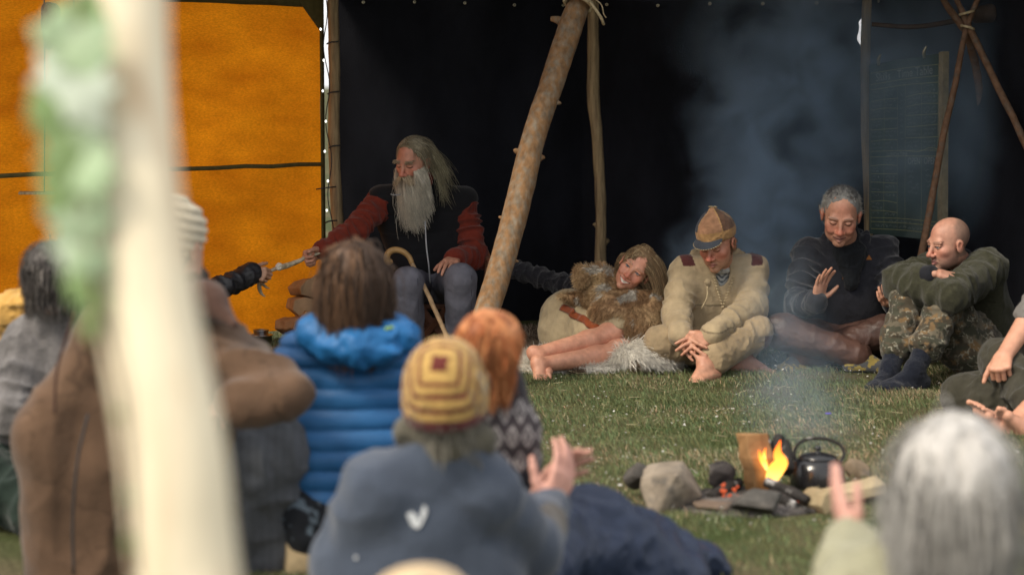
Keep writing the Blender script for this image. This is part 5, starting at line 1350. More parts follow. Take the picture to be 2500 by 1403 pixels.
# ginger hair, patterned jumper
J = dict(neck=P(1232, 962, 5.72), pel=P(1150, 1400, 5.8), shL=P(1110, 1040, 5.75), shR=P(1252, 1050, 5.7), elR=P(1262, 1165, 5.75), wrR=P(1250, 1180, 6.0), elL=P(1060, 1200, 5.9), wrL=P(1100, 1220, 6.2), hipL=P(1080, 1400, 5.8), hipR=P(1220, 1400, 5.8), knL=P(1080, 1330, 6.2), knR=P(1260, 1330, 6.2), anL=P(1150, 1400, 6.4), anR=P(1180, 1400, 6.4))
gin = thing('person', G(1180, 5.75), 'person with ginger hair in a grey and black patterned wool jumper', 'person', 'people gathered round the fire')
c = P(1198, 868, 5.7); R = away(32, -10, 8)
s = SDF(.005); head_ops(s, c, R, .97, simple=True, neck=J['neck']); a = s.mesh(); s = SDF(.005); hand_ops(s, J['wrR'], A(.1, .8, .1), A(0, 0, -1), 'R'); hand_ops(s, J['wrL'], A(.3, .8, .1), A(0, 0, -1), 'L')
V, F = join(a, s.mesh(), coarse_body(J, .75)); mk('body', V, F, M['skin'], gin, SK * A(1.15, 1.08, 1))
s = SDF(.005, wrinkles(.003, 14, 4)); torso_ops(s, J, .012, chest=.15, belly=.15, sh=.075); sleeve_ops(s, J['shR'], J['elR'], J['wrR'], (.085, .072, .05), wr=(.008, 20, 8)); sleeve_ops(s, J['shL'], J['elL'], J['wrL'], (.085, .07, .05))
V, F = s.mesh()
def fair(v):
    x, z = (v[:, 0] - J['neck'][0]), v[:, 2]
    u = x / .042; w = (z - J['neck'][2]) / .068
    row = np.floor(w); uu = (u + .5 * (row % 2)) % 1 - .5; ww = w % 1 - .5
    dia = np.abs(uu) * 1.0 + np.abs(ww) * .9
    lt = ((dia > .30) & (dia < .44)) | (dia < .12)
    col = np.where(lt[:, None], A(.40, .37, .36)[None], A(.055, .045, .05)[None])
    col = np.where((z < J['neck'][2] - .20)[:, None], A(.022, .024, .032)[None], col)
    return col
mk('jumper', V, F, M['knit'], gin, fair)
s = SDF(.006); s.cap(J['neck'] + A(0, 0, -.01), J['neck'] + A(-.004, 0, .028), .066, .06, .02); V, F = s.mesh(); mk('collar', V, F, M['knit'], gin, A(.035, .03, .035))
s = SDF(.01, wrinkles(.006, 9, 3)); s.cap(J['hipL'], J['hipR'], .14, .14, .05); leg_ops(s, J['hipL'], J['knL'], J['anL']); leg_ops(s, J['hipR'], J['knR'], J['anR']); V, F = s.mesh(); mk('trousers', V, F, M['denim'], gin, A(.03, .04, .07))
s = SDF(.005, wrinkles(.005, 22, 3, (1, 1, .4))); s.ell(c + R @ A(0, -.02, .032), A(.082, .108, .092), R); s.ell(c + R @ A(0, -.05, -.04), A(.068, .055, .06), R, .04)
V, F = s.mesh(); mk('hair', V, F, M['hair'], gin, lambda v: streak(v, A(.26, .075, .02), A(.50, .20, .075)))
pts_hair('hair_strands', gin, c, R, .99, 3500, (.06, .12), lambda n, g, p: hair_cols(n, A(.40, .13, .04), .25, g, A(.62, .28, .11), .3), lambda p, q, l, g: q * .15 - R[:, 1] * .7 + A(0, 0, -.4) + g.normal(0, .15, (len(p), 3)), A(.02, 0, -.2), .0013, None, 6, .7)

# navy fleece, striped beanie
J = dict(neck=P(1105, 1075, 5.12), pel=P(1030, 1560, 5.2), shL=P(925, 1200, 5.1), shR=P(1185, 1200, 5.15), elR=P(1292, 1340, 5.3), wrR=P(1338, 1240, 5.5), elL=P(850, 1380, 5.15), wrL=P(960, 1440, 5.5), hipL=P(950, 1580, 5.2), hipR=P(1130, 1570, 5.25), knR=P(1432, 1262, 6.0), anR=P(1700, 1395, 6.35), knL=P(1330, 1330, 5.75), anL=P(1560, 1440, 6.1))
nav = thing('person', G(1050, 5.2), 'person in a navy fleece with white bird emblem and striped yellow beanie', 'person', 'people gathered round the fire')
c = P(1092, 962, 5.1); R = away(14, 6)
s = SDF(.006); head_ops(s, c, R, 1.02, simple=True, neck=J['neck']); a = s.mesh()
s = SDF(.0045); hand_ops(s, J['wrR'], A(.42, .25, .88), A(-.55, .75, .1), 'R', curl=.3, thumb=.6, sc=1.05, spread=.1)
hand_ops(s, P(1312, 1222, 5.62), A(.62, .15, .72), A(.45, -.75, -.3), 'L', curl=.25, thumb=.5, sc=1.05)
a2 = s.mesh(); V, F = join(a, a2, coarse_body({k: v for k, v in J.items() if k != 'elL'} | {'elL': J['elL']}, .8)); mk('body', V, F, M['skin'], nav, lambda v: tint(v, A(.55, .29, .23), .12, 25))
s = SDF(.007, wrinkles(.0065, 4.2, 4, (1, 1, .7)))
torso_ops(s, J, .032, chest=.16, belly=.175, sh=.09, wr=(.006, 5, 4)); sleeve_ops(s, J['shR'], J['elR'], J['wrR'], (.10, .085, .06), wr=(.008, 14, 6)); sleeve_ops(s, J['shL'], J['elL'], J['wrL'], (.11, .10, .07), wr=(.008, 12, 6))
V, F = s.mesh(); 
fle = mk('fleece', V, F, M['fleece'], nav, lambda v: np.where(((np.linalg.norm(v - P(1350, 1270, 5.36), axis=1) < .05))[:, None], A(.13, .115, .10)[None], tint(v, A(.062, .077, .108), .18, 9)))
Vf = V
white = mat('white_print', (.66, .68, .70), .7, .05, 20, 0)
def patch(name, pix, m, par, vv):
    pp = [chest_at(x, y, vv=vv) for x, y in pix]; cen = np.mean(pp, 0); k = len(pp); d = A(0, .007, 0)
    Vp = pp + [q + d for q in pp] + [cen, cen + d]; fs = [(i, (i + 1) % k, 2 * k) for i in range(k)] + [(k + (i + 1) % k, k + i, 2 * k + 1) for i in range(k)] + [(i, (i + 1) % k, k + (i + 1) % k, k + i) for i in range(k)]
    return mkpoly(name, Vp, fs, m, par)
patch('bird_emblem', [(1003, 1262), (1012, 1256), (1025, 1268), (1026, 1284), (1022, 1300), (1012, 1288)], white, fle, Vf)
patch('bird_emblem', [(1031, 1264), (1041, 1241), (1051, 1246), (1047, 1263), (1038, 1276), (1034, 1291), (1023, 1300), (1026, 1280)], white, fle, Vf)
patch('bird_emblem', [(858, 1362), (864, 1362), (865, 1368), (859, 1368)], white, fle, Vf)
s = SDF(.006, wrinkles(.006, 18, 3)); s.cap(P(1000, 1052, 5.10), P(1090, 1085, 5.07), .04, .038, .04); s.cap(P(1090, 1085, 5.07), P(1178, 1072, 5.10), .038, .036, .04)
V, F = s.mesh(); mk('scarf', V, F, M['knit'], nav, lambda v: tint(v, A(.12, .11, .085), .25, 30))
s = SDF(.0045, wrinkles(.002, 40, 6)); s.ell(c + R @ A(0, -.02, .04), A(.096, .112, .105), R); s.cap(c + R @ A(0, -.03, -.02), c + R @ A(0, -.01, -.03), .098, .098, .04); s.ell(c + R @ A(0, .03, -.165), A(.25, .25, .12), R, .01, True)
V, F = s.mesh()
pa_ = nz(A(-.08, -.85, .52)); pu = nz(A(0, 0, 1) - pa_ * pa_[2]); pr = np.cross(pu, pa_)
def bean(v):
    l = v - (c + R @ A(0, -.02, .035)); l = l / np.linalg.norm(l, axis=1)[:, None]
    X, Y, Z = l @ pr, l @ pu, l @ pa_
    th = np.arccos(np.clip(Z, -1, 1)); ph = np.arctan2(Y, X)
    sq = np.maximum(np.abs(np.cos(ph)), np.abs(np.sin(ph)))
    w = np.clip(1.15 - th * .55, 0, 1)
    rr = th * (sq * w + (1 - w) * .85)
    k = rr / .25
    dark = (k < .72) | ((k > 1.25) & (k % 1.0 > .62) & (k < 5.6))
    pil = (fbm(v[:, 0] * 60, v[:, 1] * 60, v[:, 2] * 60, 5)[:, None] - .5) * .4 + 1
    col = np.where(dark[:, None], A(.14, .03, .026)[None], A(.50, .32, .105)[None])
    col = np.where(((v - c) @ R)[:, 2:3] < -.035, A(.13, .032, .035)[None], col)
    col = np.where((th > 1.0)[:, None] & (Y > .5)[:, None], A(.55, .36, .15)[None], col)
    return col * pil
mk('beanie', V, F, M['knit'], nav, bean)
pts_hair('hair', nav, c, R, 1.02, 700, (.05, .10), lambda n, g, p: hair_cols(n, A(.26, .24, .20), .3, g), lambda p, q, l, g: q * .5 + A(0, 0, -.8) + g.normal(0, .25, (len(p), 3)), A(0, 0, -.25), .0026, None, 8, .5, zmin=-.09)
s = SDF(.008, wrinkles(.008, 8, 15)); s.cap(J['hipL'], J['hipR'], .16, .16, .05)
leg_ops(s, J['hipR'], J['knR'], J['anR'], (.15, .085, .10), wr=(.014, 12, 6)); leg_ops(s, J['hipL'], J['knL'], J['anL'], (.15, .12, .11), wr=(.014, 12, 6)); s.cap(P(1480, 1300, 5.95), P(1640, 1420, 6.1), .10, .11, .08)
V, F = s.mesh(); mk('trousers', V, F, M['nylon'], nav, lambda v: tint(v, A(.018, .029, .062), .3, 8))
s = SDF(.007); foot_ops(s, J['anR'] + A(.02, 0, 0), A(.75, .6, 0), A(-.2, 0, 1), 'R', 1.1, False, 1.25); foot_ops(s, J['anL'], A(.75, .6, 0), A(0, 0, 1), 'L', 1.1, False, 1.25)
V, F = s.mesh(); mk('shoes', V, F, M['leather'], nav, A(.02, .022, .026))

# grey long hair at the right
J = dict(neck=P(2318, 1350, 4.02), pel=P(2330, 1990, 4.1), shL=P(2105, 1450, 4.0), shR=P(2530, 1450, 4.05), elL=P(2030, 1560, 4.15), wrL=P(2082, 1330, 4.5), elR=P(2600, 1700, 4.05), wrR=P(2500, 1750, 4.4), hipL=P(2240, 2000, 4.1), hipR=P(2420, 2000, 4.1), knL=P(2180, 1900, 4.6), knR=P(2500, 1900, 4.6), anL=P(2330, 1950, 4.9), anR=P(2380, 1950, 4.9))
old2 = thing('person', G(2320, 4.05), 'person with long grey hair in an olive shirt clapping at the right foreground', 'person', 'people gathered round the fire')
c = P(2312, 1172, 4.0); R = away(-14, 0)
s = SDF(.006); head_ops(s, c, R, 1.0, simple=True, neck=J['neck'], ears=False); a = s.mesh()
s = SDF(.0045); hand_ops(s, J['wrL'], P(2020, 1150, 4.62) - J['wrL'], A(.95, .25, .2), 'L', curl=.08, thumb=.9, sc=1.0, spread=.05); hand_ops(s, J['wrR'], A(-.3, .8, .1), A(0, 0, -1), 'R')
V, F = join(a, s.mesh(), coarse_body(J, .8)); mk('body', V, F, M['skin'], old2, lambda v: tint(v, A(.56, .30, .24), .1, 20))
s = SDF(.008, wrinkles(.007, 8, 2)); torso_ops(s, J, .03, sh=.085); sleeve_ops(s, J['shL'], J['elL'], J['wrL'], (.10, .08, .058)); sleeve_ops(s, J['shR'], J['elR'], J['wrR'], (.105, .085, .06))
V, F = s.mesh(); mk('shirt', V, F, M['cloth'], old2, lambda v: tint(v, A(.30, .29, .20), .12, 9))
s = SDF(.01); s.cap(J['hipL'], J['hipR'], .15, .15, .05); leg_ops(s, J['hipL'], J['knL'], J['anL']); leg_ops(s, J['hipR'], J['knR'], J['anR']); V, F = s.mesh(); mk('trousers', V, F, M['denim'], old2, A(.05, .055, .07))
s = SDF(.006, wrinkles(.008, 15, 3, (1, 1, .22))); s.ell(c + R @ A(0, -.02, .032), A(.090, .114, .098), R); s.cap(c + A(0, -.045, -.03), P(2310, 1305, 3.97), .086, .098, .06)
V, F = s.mesh(); mk('hair', V, F, M['hair'], old2, lambda v: streak(v, A(.38, .365, .345), A(.50, .48, .455), 30, 5))
pts_hair('hair_strands', old2, c, R, .95, 4500, (.15, .27), lambda n, g, p: hair_cols(n, A(.45, .435, .41), .18, g, A(.26, .245, .23), .25), lambda p, q, l, g: q * .22 + A(0, -.1, .0) + g.normal(0, .16, (len(p), 3)) + A(1, 0, 0) * np.sign(l[:, :1]) * .05 + A(0, -.05, -.3), A(0, -.012, -.5), .0016, None, 9, .75)

# only the top of a sandy hat shows at the bottom edge
J = dict(neck=P(1030, 1790, 3.2), pel=P(1030, 2400, 3.25), shL=P(880, 1900, 3.2), shR=P(1190, 1900, 3.2))
hat = thing('person', G(1030, 3.2), 'person whose sandy hat just shows at the bottom edge of the picture', 'person', 'people gathered round the fire')
c = P(1030, 1570, 3.2); R = away(0)
s = SDF(.008); head_ops(s, c, R, 1.0, simple=True, neck=J['neck']); a = s.mesh(); s = SDF(.014); torso_ops(s, J, -.04, wr=None); V, F = join(a, s.mesh()); mk('body', V, F, M['skin'], hat, SK)
s = SDF(.01); torso_ops(s, J, .02, wr=None); V, F = s.mesh(); mk('jacket', V, F, M['cloth'], hat, A(.10, .09, .07))
s = SDF(.006, wrinkles(.003, 20, 3)); s.ell(c + A(0, 0, .035), A(.092, .11, .085), R); s.ell(c + A(0, 0, .0), A(.12, .14, .016), R, .03); V, F = s.mesh(); mk('hat', V, F, M['suede'], hat, A(.62, .46, .27))
# ------------------------------------------------------------------ chair, stick, antler, firewood
ch = thing('folding_chair', G(1048, 11.95), 'dark wooden folding chair under the bearded sitter', 'chair')
cw = mat('chair_wood', (.13, .055, .03), .55, .25, 20, .2, 60)
def beam(name, a, b, w, h, par, m=cw):
    a, b = np.asarray(a, float), np.asarray(b, float); t = nz(b - a); u = nz(np.cross(t, A(0, 1, .01))); v = np.cross(t, u)
    V = [p + su * u * w / 2 + sv * v * h / 2 for p in (a, b) for su, sv in ((-1, -1), (1, -1), (1, 1), (-1, 1))]
    return mkpoly(name, V, [(0, 1, 2, 3), (7, 6, 5, 4), (0, 4, 5, 1), (1, 5, 6, 2), (2, 6, 7, 3), (3, 7, 4, 0)], m, par, bevel=.004)
for a, b in (((1020, 845, 11.75), (1090, 752, 11.7)), ((1098, 845, 11.72), (1030, 752, 11.74)), ((975, 850, 12.2), (1128, 745, 12.2)), ((1135, 850, 12.22), (975, 745, 12.23))): beam('leg', P(*a), P(*b), .034, .022, ch)
beam('stretcher', P(1010, 838, 11.7), P(1110, 838, 11.72), .026, .022, ch)
V = []; mkpoly('seat', [P(945, 742, 11.78), P(1160, 742, 11.78), P(1150, 735, 12.2), P(955, 735, 12.2)] + [p - A(0, 0, .03) for p in (P(945, 742, 11.78), P(1160, 742, 11.78), P(1150, 735, 12.2), P(955, 735, 12.2))], [(0, 1, 2, 3), (7, 6, 5, 4), (0, 4, 5, 1), (1, 5, 6, 2), (2, 6, 7, 3), (3, 7, 4, 0)], cw, ch, bevel=.006)
for sx in (955, 1150): beam('back_post', P(sx, 745, 12.2), P(sx + (-8 if sx < 1000 else 10), 520, 12.32), .03, .026, ch)
beam('back_slat', P(955, 560, 12.30), P(1150, 560, 12.30), .02, .06, ch); beam('back_slat', P(957, 620, 12.27), P(1148, 620, 12.27), .02, .06, ch)
arm_m = mat('arm_wood', (.24, .085, .045), .6, .25, 20, .2, 60)
beam('armrest', P(1172, 585, 12.15), P(1198, 640, 11.75), .03, .024, ch, arm_m); beam('arm_post', P(1192, 625, 11.8), P(1180, 745, 11.85), .026, .026, ch, cw)

st = thing('walking_stick', P(1100, 852, 11.2), 'wooden walking stick with a curved crook resting between the knees of the bearded sitter', 'walking stick')
cane_m = mat('cane', (.40, .24, .095), .4, .25, 15, .15, 60, second=(.28, .16, .06), mixpos=(.45, .65))
tube('shaft', [P(1006, 643, 11.52), P(1020, 672, 11.48), P(1042, 712, 11.40), P(1066, 765, 11.31), P(1098, 838, 11.18), P(1106, 856, 11.15)], [.013, .0125, .0125, .013, .0125, .012], mat('cane_shaft', (.34, .23, .13), .6, .3, 20, .3, 60), st, n=40, bump=.0018, bf=30)
tube('crook', [P(956, 636, 11.55), P(948, 640, 11.54), P(944, 632, 11.53), P(948, 618, 11.53), P(962, 610, 11.53), P(982, 613, 11.53), P(998, 626, 11.53), P(1006, 643, 11.52)], [.014, .0185, .019, .0185, .018, .0165, .015, .0135], cane_m, st, n=40)

an = thing('antler', P(640, 700, 11.42), 'pale forked antler passed between two outstretched hands', 'antler')
tube('beam', [P(802, 611, 11.46), P(780, 618, 11.45), P(755, 625, 11.43), P(725, 639, 11.42), P(695, 650, 11.41), P(684, 652, 11.41)], [.003, .0075, .0095, .013, .016, .016], M['horn'], an, n=40, bump=.0015, bf=50)
tube('fork', [P(684, 652, 11.41), P(665, 659, 11.41), P(646, 670, 11.41), P(635, 687, 11.41), P(633, 702, 11.41), P(638, 716, 11.41), P(648, 724, 11.41)], [.012, .0095, .0105, .0135, .012, .008, .002], M['horn'], an, n=40, bump=.0012, bf=60)
tube('tine', [P(636, 690, 11.41), P(644, 696, 11.40), P(652, 702, 11.40), P(659, 704, 11.39)], [.012, .008, .005, .0015], M['horn'], an, n=16)
V, F = lathe_vf([(.0, .012), (.016, .012), (.021, .006), (.0215, -.004), (.016, -.012), (0, -.012)], P(682, 651, 11.41), A(-.25, -.9, .3), 24)
mk('burr', V, F, mat('antler_burr', (.62, .57, .48), .8, .3, 60, .6, 120), an)

def split_log(name, c, ax, L, r, label, group, seed, roll=0.0, col_=A(.46, .31, .18), shape=None, cat='log'):
    rg = np.random.default_rng(seed); ax = nz(ax); u = nz(np.cross(ax, A(0.01, .02, 1)) if abs(ax[2]) < .9 else A(1, 0, 0)); v = np.cross(ax, u)
    sh = shape or [(-1, -.6), (-.2, -.85), (.75, -.7), (1, .05), (.25, .85), (-.65, .6)]
    V, F = [], []; k = len(sh); n = 6
    for i in range(n):
        for x, y in sh:
            x, y = x * r, y * r; X = cos(roll) * x - sin(roll) * y; Y = sin(roll) * x + cos(roll) * y
            V.append(c + ax * (L * (i / (n - 1) - .5) + (rg.normal(0, .004) if i in (0, n - 1) else 0)) + u * (X + rg.normal(0, r * .05)) + v * (Y + rg.normal(0, r * .05)))
    for i in range(n - 1):
        for j in range(k): F.append((i * k + j, i * k + (j + 1) % k, (i + 1) * k + (j + 1) % k, (i + 1) * k + j))
    F += [tuple(range(k))[::-1], tuple(range((n - 1) * k, n * k))]
    bm = bmesh.new(); vs = [bm.verts.new(Vector(q - c)) for q in V]
    for f in F: bm.faces.new([vs[i] for i in f])
    bmesh.ops.recalc_face_normals(bm, faces=bm.faces)
    bmesh.ops.bevel(bm, geom=[e for e in bm.edges if e.calc_face_angle(0) > .5], offset=r * .06, segments=1, affect='EDGES')
    me = bpy.data.meshes.new(name); bm.to_mesh(me); bm.free()
    at = me.attributes.new('Col', 'FLOAT_COLOR', 'POINT')
    co = np.array([p.co for p in me.vertices]); l = np.abs(co @ ax) / (L / 2); bark = (co @ v > r * .35) & (l < .93); lowz = fbm(co[:, 0] * 18, co[:, 1] * 18, co[:, 2] * 18, seed + 2) * .10 - .055 > co[:, 2] if name == 'upright_log' else np.zeros(len(co), bool)
    cc_ = np.repeat(np.asarray(col_, float)[None], len(co), 0) * (1 + .25 * (fbm(co[:, 0] * 30, co[:, 1] * 30, co[:, 2] * 30, seed)[:, None] - .5)); cc_[bark] = A(.20, .13, .08); cc_[lowz] *= .35
    at.data.foreach_set('color', np.concatenate([np.clip(cc_, 0, 1), np.ones((len(co), 1))], 1).astype(np.float32).ravel())
    me.materials.append(M['split'])
    o = bpy.data.objects.new(name, me); o.location = Vector(c); COL.objects.link(o)
    return tag(o, label, cat, group)
gw = 'split firewood stacked round the chair'
LOGS = [(716, 795, 12.02, .060, 'lowest split log at the left foot of the firewood stack', (.5, -.85, .1), .2), (745, 782, 12.0, .055, 'split log low in the firewood stack by the tarp', (.2, -1, .0), 1.1), (735, 748, 12.05, .068, 'widest split log halfway up the firewood stack by the tarp', (.25, -1, .05), .1),
        (740, 705, 12.08, .055, 'split log with a dark crack on top of the firewood stack by the tarp', (.35, -.9, .1), .6), (766, 745, 12.15, .065, 'split log in the firewood stack hidden partly by the brown hair', (-.1, -1, 0), 2.2), (768, 700, 12.2, .06, 'upper split log in the firewood stack beside the brown hair', (.1, -1, .1), .9), (775, 795, 12.1, .065, 'split log on the ground behind the blue hood', (.1, -1, 0), 1.7)]
for i, (px, py, D, r, lb, axd, ro) in enumerate(LOGS): split_log('split_log', P(px, py, D), A(*axd), .26, r, lb, gw, i, ro, A(.36, .23, .13) * (1 + .08 * (i % 3)))
for i in range(12):
    row, k = divmod(i, 4); px, py = 1005 + k * 37 + (row % 2) * 18, 802 - row * 34 + RNG.uniform(-4, 4)
    split_log('split_log', P(px, py, 12.42 + RNG.uniform(-.03, .03)), A(RNG.uniform(-.2, .2), -1, RNG.uniform(-.05, .1)), .26, .044, 'pale split log stacked behind the legs of the folding chair', 'split firewood behind the chair', 40 + i, RNG.uniform(0, 3), A(.50, .36, .20) * RNG.uniform(.8, 1.15))

# steel pot by the tarp
pc = G(636, 11.98)
pot = thing('steel_pot', pc, 'shiny steel pot on the grass in front of the tarp', 'pot')
V, F = lathe_vf([(0, .002), (.058, .002), (.062, .008), (.062, .052), (.070, .056), (.070, .058), (.060, .058), (.058, .01), (0, .01)], pc, sides=48); mk('pan', V, F, M['metal'], pot)
V, F = lathe_vf([(.040, .05), (.042, .055), (.042, .082), (.047, .085), (.045, .088), (.039, .085), (.039, .058), (0, .056)], pc, sides=48); mk('inner_cup', V, F, M['metal'], pot)

# reindeer hide
hide = thing('reindeer_hide', G(1450, 10.95), 'white and brown reindeer hide spread under the reclining woman', 'hide')
s = SDF(.012, wrinkles(.006, 9, 4))
for a, b, r0, r1, fl_t in (((1300, 905, 10.85), (1420, 900, 10.85), .09, .10, .25), ((1420, 900, 10.85), (1575, 885, 10.95), .10, .14, .3), ((1380, 860, 11.3), (1560, 860, 11.3), .28, .3, .2), ((1545, 885, 10.85), (1600, 872, 10.9), .11, .085, .75), ((1275, 900, 10.9), (1320, 905, 10.85), .11, .12, .25)):
    a, b = P(*a), P(*b); a[2] = b[2] = .02 + (.045 if fl_t > .5 else 0); s.cap(a, b, r0, r1, .05, flat=(A(0, 0, 1), fl_t))
V, F = s.mesh()
V[:, 2] = np.maximum(V[:, 2], .004)
def hcol(v):
    n = fbm(v[:, 0] * 3.2 + 5, v[:, 1] * 3.2, v[:, 2] * 3, 17)[:, None]
    return np.where((n > .60) | (v[:, 1:2] > 11.25), A(.16, .115, .08)[None], A(.80, .76, .68)[None])
mk('pelt', V, F, M['fur'], hide, hcol)
vn = vnormals(V, F); n = 26000; m = vn[:, 2] > -.1; p, q = pick(V, vn, m, n)
near_end = (p[:, 0] > P(1530, 870, 10.9)[0])
pa = grow(p, q * .55 + A(.1, -.45, -.05) + np.where(near_end[:, None], A(.6, -.2, .1)[None], 0) + RNG.normal(0, .28, (n, 3)), RNG.uniform(.03, .055, n) * np.where(near_end, 1.7, 1), 5, A(0, 0, -.18), jit=.2)
pa[..., 2] = np.maximum(pa[..., 2], .004)
strands('fur', pa, RNG.uniform(.0007, .0013, n), hcol(p) * RNG.uniform(.7, 1.2, (n, 1)), M['fur'], hide)
# dark furs heaped behind the hips
s = SDF(.012, wrinkles(.012, 8, 4)); s.ell(P(1282, 838, 11.6), A(.13, .1, .07), k=.04); s.cap(P(1250, 850, 11.6), P(1330, 840, 11.7), .06, .09, .05)
V, F = s.mesh(); fh = thing('folded_fur', G(1285, 11.6), 'dark brown fur bundle lying behind the hips of the reclining woman', 'fur bundle'); mk('pelt', V, F, M['fur'], fh, lambda v: tint(v, A(.07, .05, .035), .4, 15))
vn = vnormals(V, F); n = 2500; p, q = pick(V, vn, np.ones(len(V), bool), n); strands('fur', grow(p, q + RNG.normal(0, .4, (n, 3)), .04, 4, A(0, 0, -.2)), .0014, hair_cols(n, A(.10, .07, .05), .4, alt=A(.22, .18, .14)), M['fur'], fh)

# string of fairy lights on the left post
sl = thing('fairy_lights', P(795, 500, 12.3), 'string of small fairy lights twisted down the tent post', 'string lights')
wire = [P(792 + 6 * sin(i * .9) + (i * .75), -20 + i * 26, 12.36) for i in range(24)]
tube('wire', wire, .0032, M['rubber'], sl, n=120, sides=6)
bulb_m = mat('bulb', (.8, .82, .78), .3, 0, 10, 0, emit=(1.0, .98, .88, 1.6))
for k in range(9):
    q = P(785 + 2.5 * k + (3 if k % 2 else -2), 72 + 76 * k - .4 * k * k, 12.3)
    V, F = lathe_vf([(0, -.008), (.004, -.006), (.006, 0), (.004, .006), (0, .008)], q, sides=12); mk('bulb', V, F, bulb_m, sl)
for k, (px, py) in enumerate(((806, 104), (808, 226), (812, 357), (800, 458), (803, 540))):
    tube('tie', [P(px - (28 if k == 3 else 8), py + 4, 12.36), P(px, py, 12.34), P(px + 20, py - 2, 12.37)], .0045, M['rubber'], sl, n=8, sides=6)

# shelf and red cloth hanging by the tarp, half hidden behind the peeled pole
sh_ = thing('hanging_shelf', P(105, 470, 10.6), 'thin wooden shelf hung on cords in front of the tarp', 'shelf')
beam('board', P(46, 471, 10.6), P(190, 471, 10.65), .012, .10, sh_, M['post'])
for px in (108, 180): tube('cord', [P(px, 470, 10.6), P(px + 1, 240, 10.6), P(px, -30, 10.6)], .0035, M['rubber'], sh_, n=10, sides=6)
s = SDF(.006, wrinkles(.008, 14, 3, (1, 1, .3))); s.cap(P(118, 20, 10.5), P(116, 110, 10.5), .03, .022, .03); s.cap(P(128, 30, 10.5), P(140, 100, 10.5), .03, .02, .03)
V, F = s.mesh(); o = mk('red_cloth', V, F, M['cloth'], None, A(.16, .012, .015)); tag(o, 'dark red cloth hanging at the top left beside the pole', 'cloth')

# ------------------------------------------------------------------ the fire
def rock(name, px, py, D, r, label, col_, seed, squ=(1, 1, 1), flatz=None):
    c = P(px, py, D); rg = np.random.default_rng(seed)
    bm = bmesh.new(); bmesh.ops.create_icosphere(bm, subdivisions=4, radius=1)
    V = np.array([v.co for v in bm.verts]); F = np.array([[v.index for v in f.verts] for f in bm.faces]); bm.free()
    for k in range(13):
        n = nz(rg.normal(0, 1, 3)); h = rg.uniform(.5, .82); d = V @ n - h; V -= np.maximum(d, 0)[:, None] * n * .97
    V *= 1.18 + .16 * (fbm(V[:, 0] * 2.2 + seed, V[:, 1] * 2.2, V[:, 2] * 2.2, seed)[:, None] - .5) + .09 * (fbm(V[:, 0] * 7, V[:, 1] * 9, V[:, 2] * 9, seed)[:, None] - .5)
    V = c + V * np.asarray(r) * np.asarray(squ)
    V[:, 2] = np.maximum(V[:, 2], -.02)
    o = bpy.data.objects.new(name, None); bpy.data.objects.remove(o)
    b = A(c[0], c[1], 0)
    o = mk(name, V - b, F, M['stone'], None, lambda v: tint(v, col_, .45, 14, seed)); o.location = Vector(b)
    return tag(o, label, 'stone', 'stones ringing the fire')
rock('fire_stone', 1624, 1198, 7.34, .112, 'big pale sooty boulder at the left end of the fire', A(.24, .20, .155), 4, (1.05, .9, 1.15))
rock('fire_stone', 1560, 1158, 7.5, .05, 'small dark stone peeking out behind the big pale boulder', A(.07, .064, .058), 6)
rock('fire_stone', 1757, 1170, 7.5, .068, 'dark sooty stone between the boulder and the upright log', A(.04, .035, .035), 5, (.85, .8, .85))
rock('fire_stone', 1742, 1240, 7.28, .064, 'low reddish brown stone in front of the embers', A(.16, .115, .085), 8, (1.1, .8, .5))
rock('fire_stone', 1848, 1222, 7.2, .085, 'smooth dark grey stone in front of the upright log', A(.085, .08, .073), 11, (1.05, .8, .62))
rock('fire_stone', 2095, 1150, 7.95, .055, 'tan block stone behind the kettle', A(.18, .135, .09), 14, (.85, .8, .9))
split_log('upright_log', P(1846, 1130, 7.5), A(-.16, .1, 1), .215, .063, 'upright split log scorched by the flames', 'logs in the fire', 91, .7, A(.34, .19, .085))  # wood tinted more orange to show the glow of the fire
split_log('pale_log', P(2068, 1208, 7.42), A(1, .35, .16), .27, .042, 'pale split log lying at the right of the kettle', 'logs in the fire', 92, .3, A(.40, .32, .2))
split_log('pale_log', P(1998, 1224, 7.3), A(.5, -.8, .1), .13, .042, 'short cut log end right of the fire', 'logs in the fire', 95, .9, A(.28, .22, .13))
for i, (a, b, r, lb) in enumerate((((1872, 1176, 7.4), (1972, 1222, 7.28), .019, 'ash-white burnt stick sloping down to the right'), ((1890, 1140, 7.6), (1902, 1066, 7.68), .026, 'charred log leaning upright behind the big flame'), ((1880, 1150, 7.55), (1868, 1066, 7.64), .02, 'charred stick end right beside the upright log'), ((1920, 1150, 7.6), (1912, 1080, 7.68), .03, 'charred log standing between the flame and the kettle'), ((1735, 1215, 7.38), (1806, 1176, 7.5), .022, 'cracked red-glowing log under the dark stone'), ((1880, 1205, 7.35), (1945, 1238, 7.25), .02, 'blackened stick at the front of the fire'))):
    V, F = tube_vf([P(*a), (P(*a) + P(*b)) / 2 + A(0, 0, .004), P(*b)], [r, r * 1.05, r * .85], 12, n=16, bump=.006, bf=40, seed=i)
    o = mk('burnt_stick', V, F, M['char']); tag(o, lb, 'burnt wood', 'logs in the fire')
ash_m = mat('ash', (.13, .115, .105), .95, .4, 30, .8, 60, second=(.03, .027, .025), mixpos=(.4, .6), mscale=14)
s = SDF(.012, wrinkles(.008, 18, 5)); s.ell(G(1830, 7.42) + A(0, 0, -.0), A(.30, .24, .035)); V, F = s.mesh(); o = mk('ash_bed', V, F, ash_m); tag(o, 'bed of grey ash and char under the fire', kind='stuff')
ember_m = mat('ember', (.12, .03, .02), .9, .5, 40, .6, 60, emit=(1.0, .14, .03, .35))
em = []
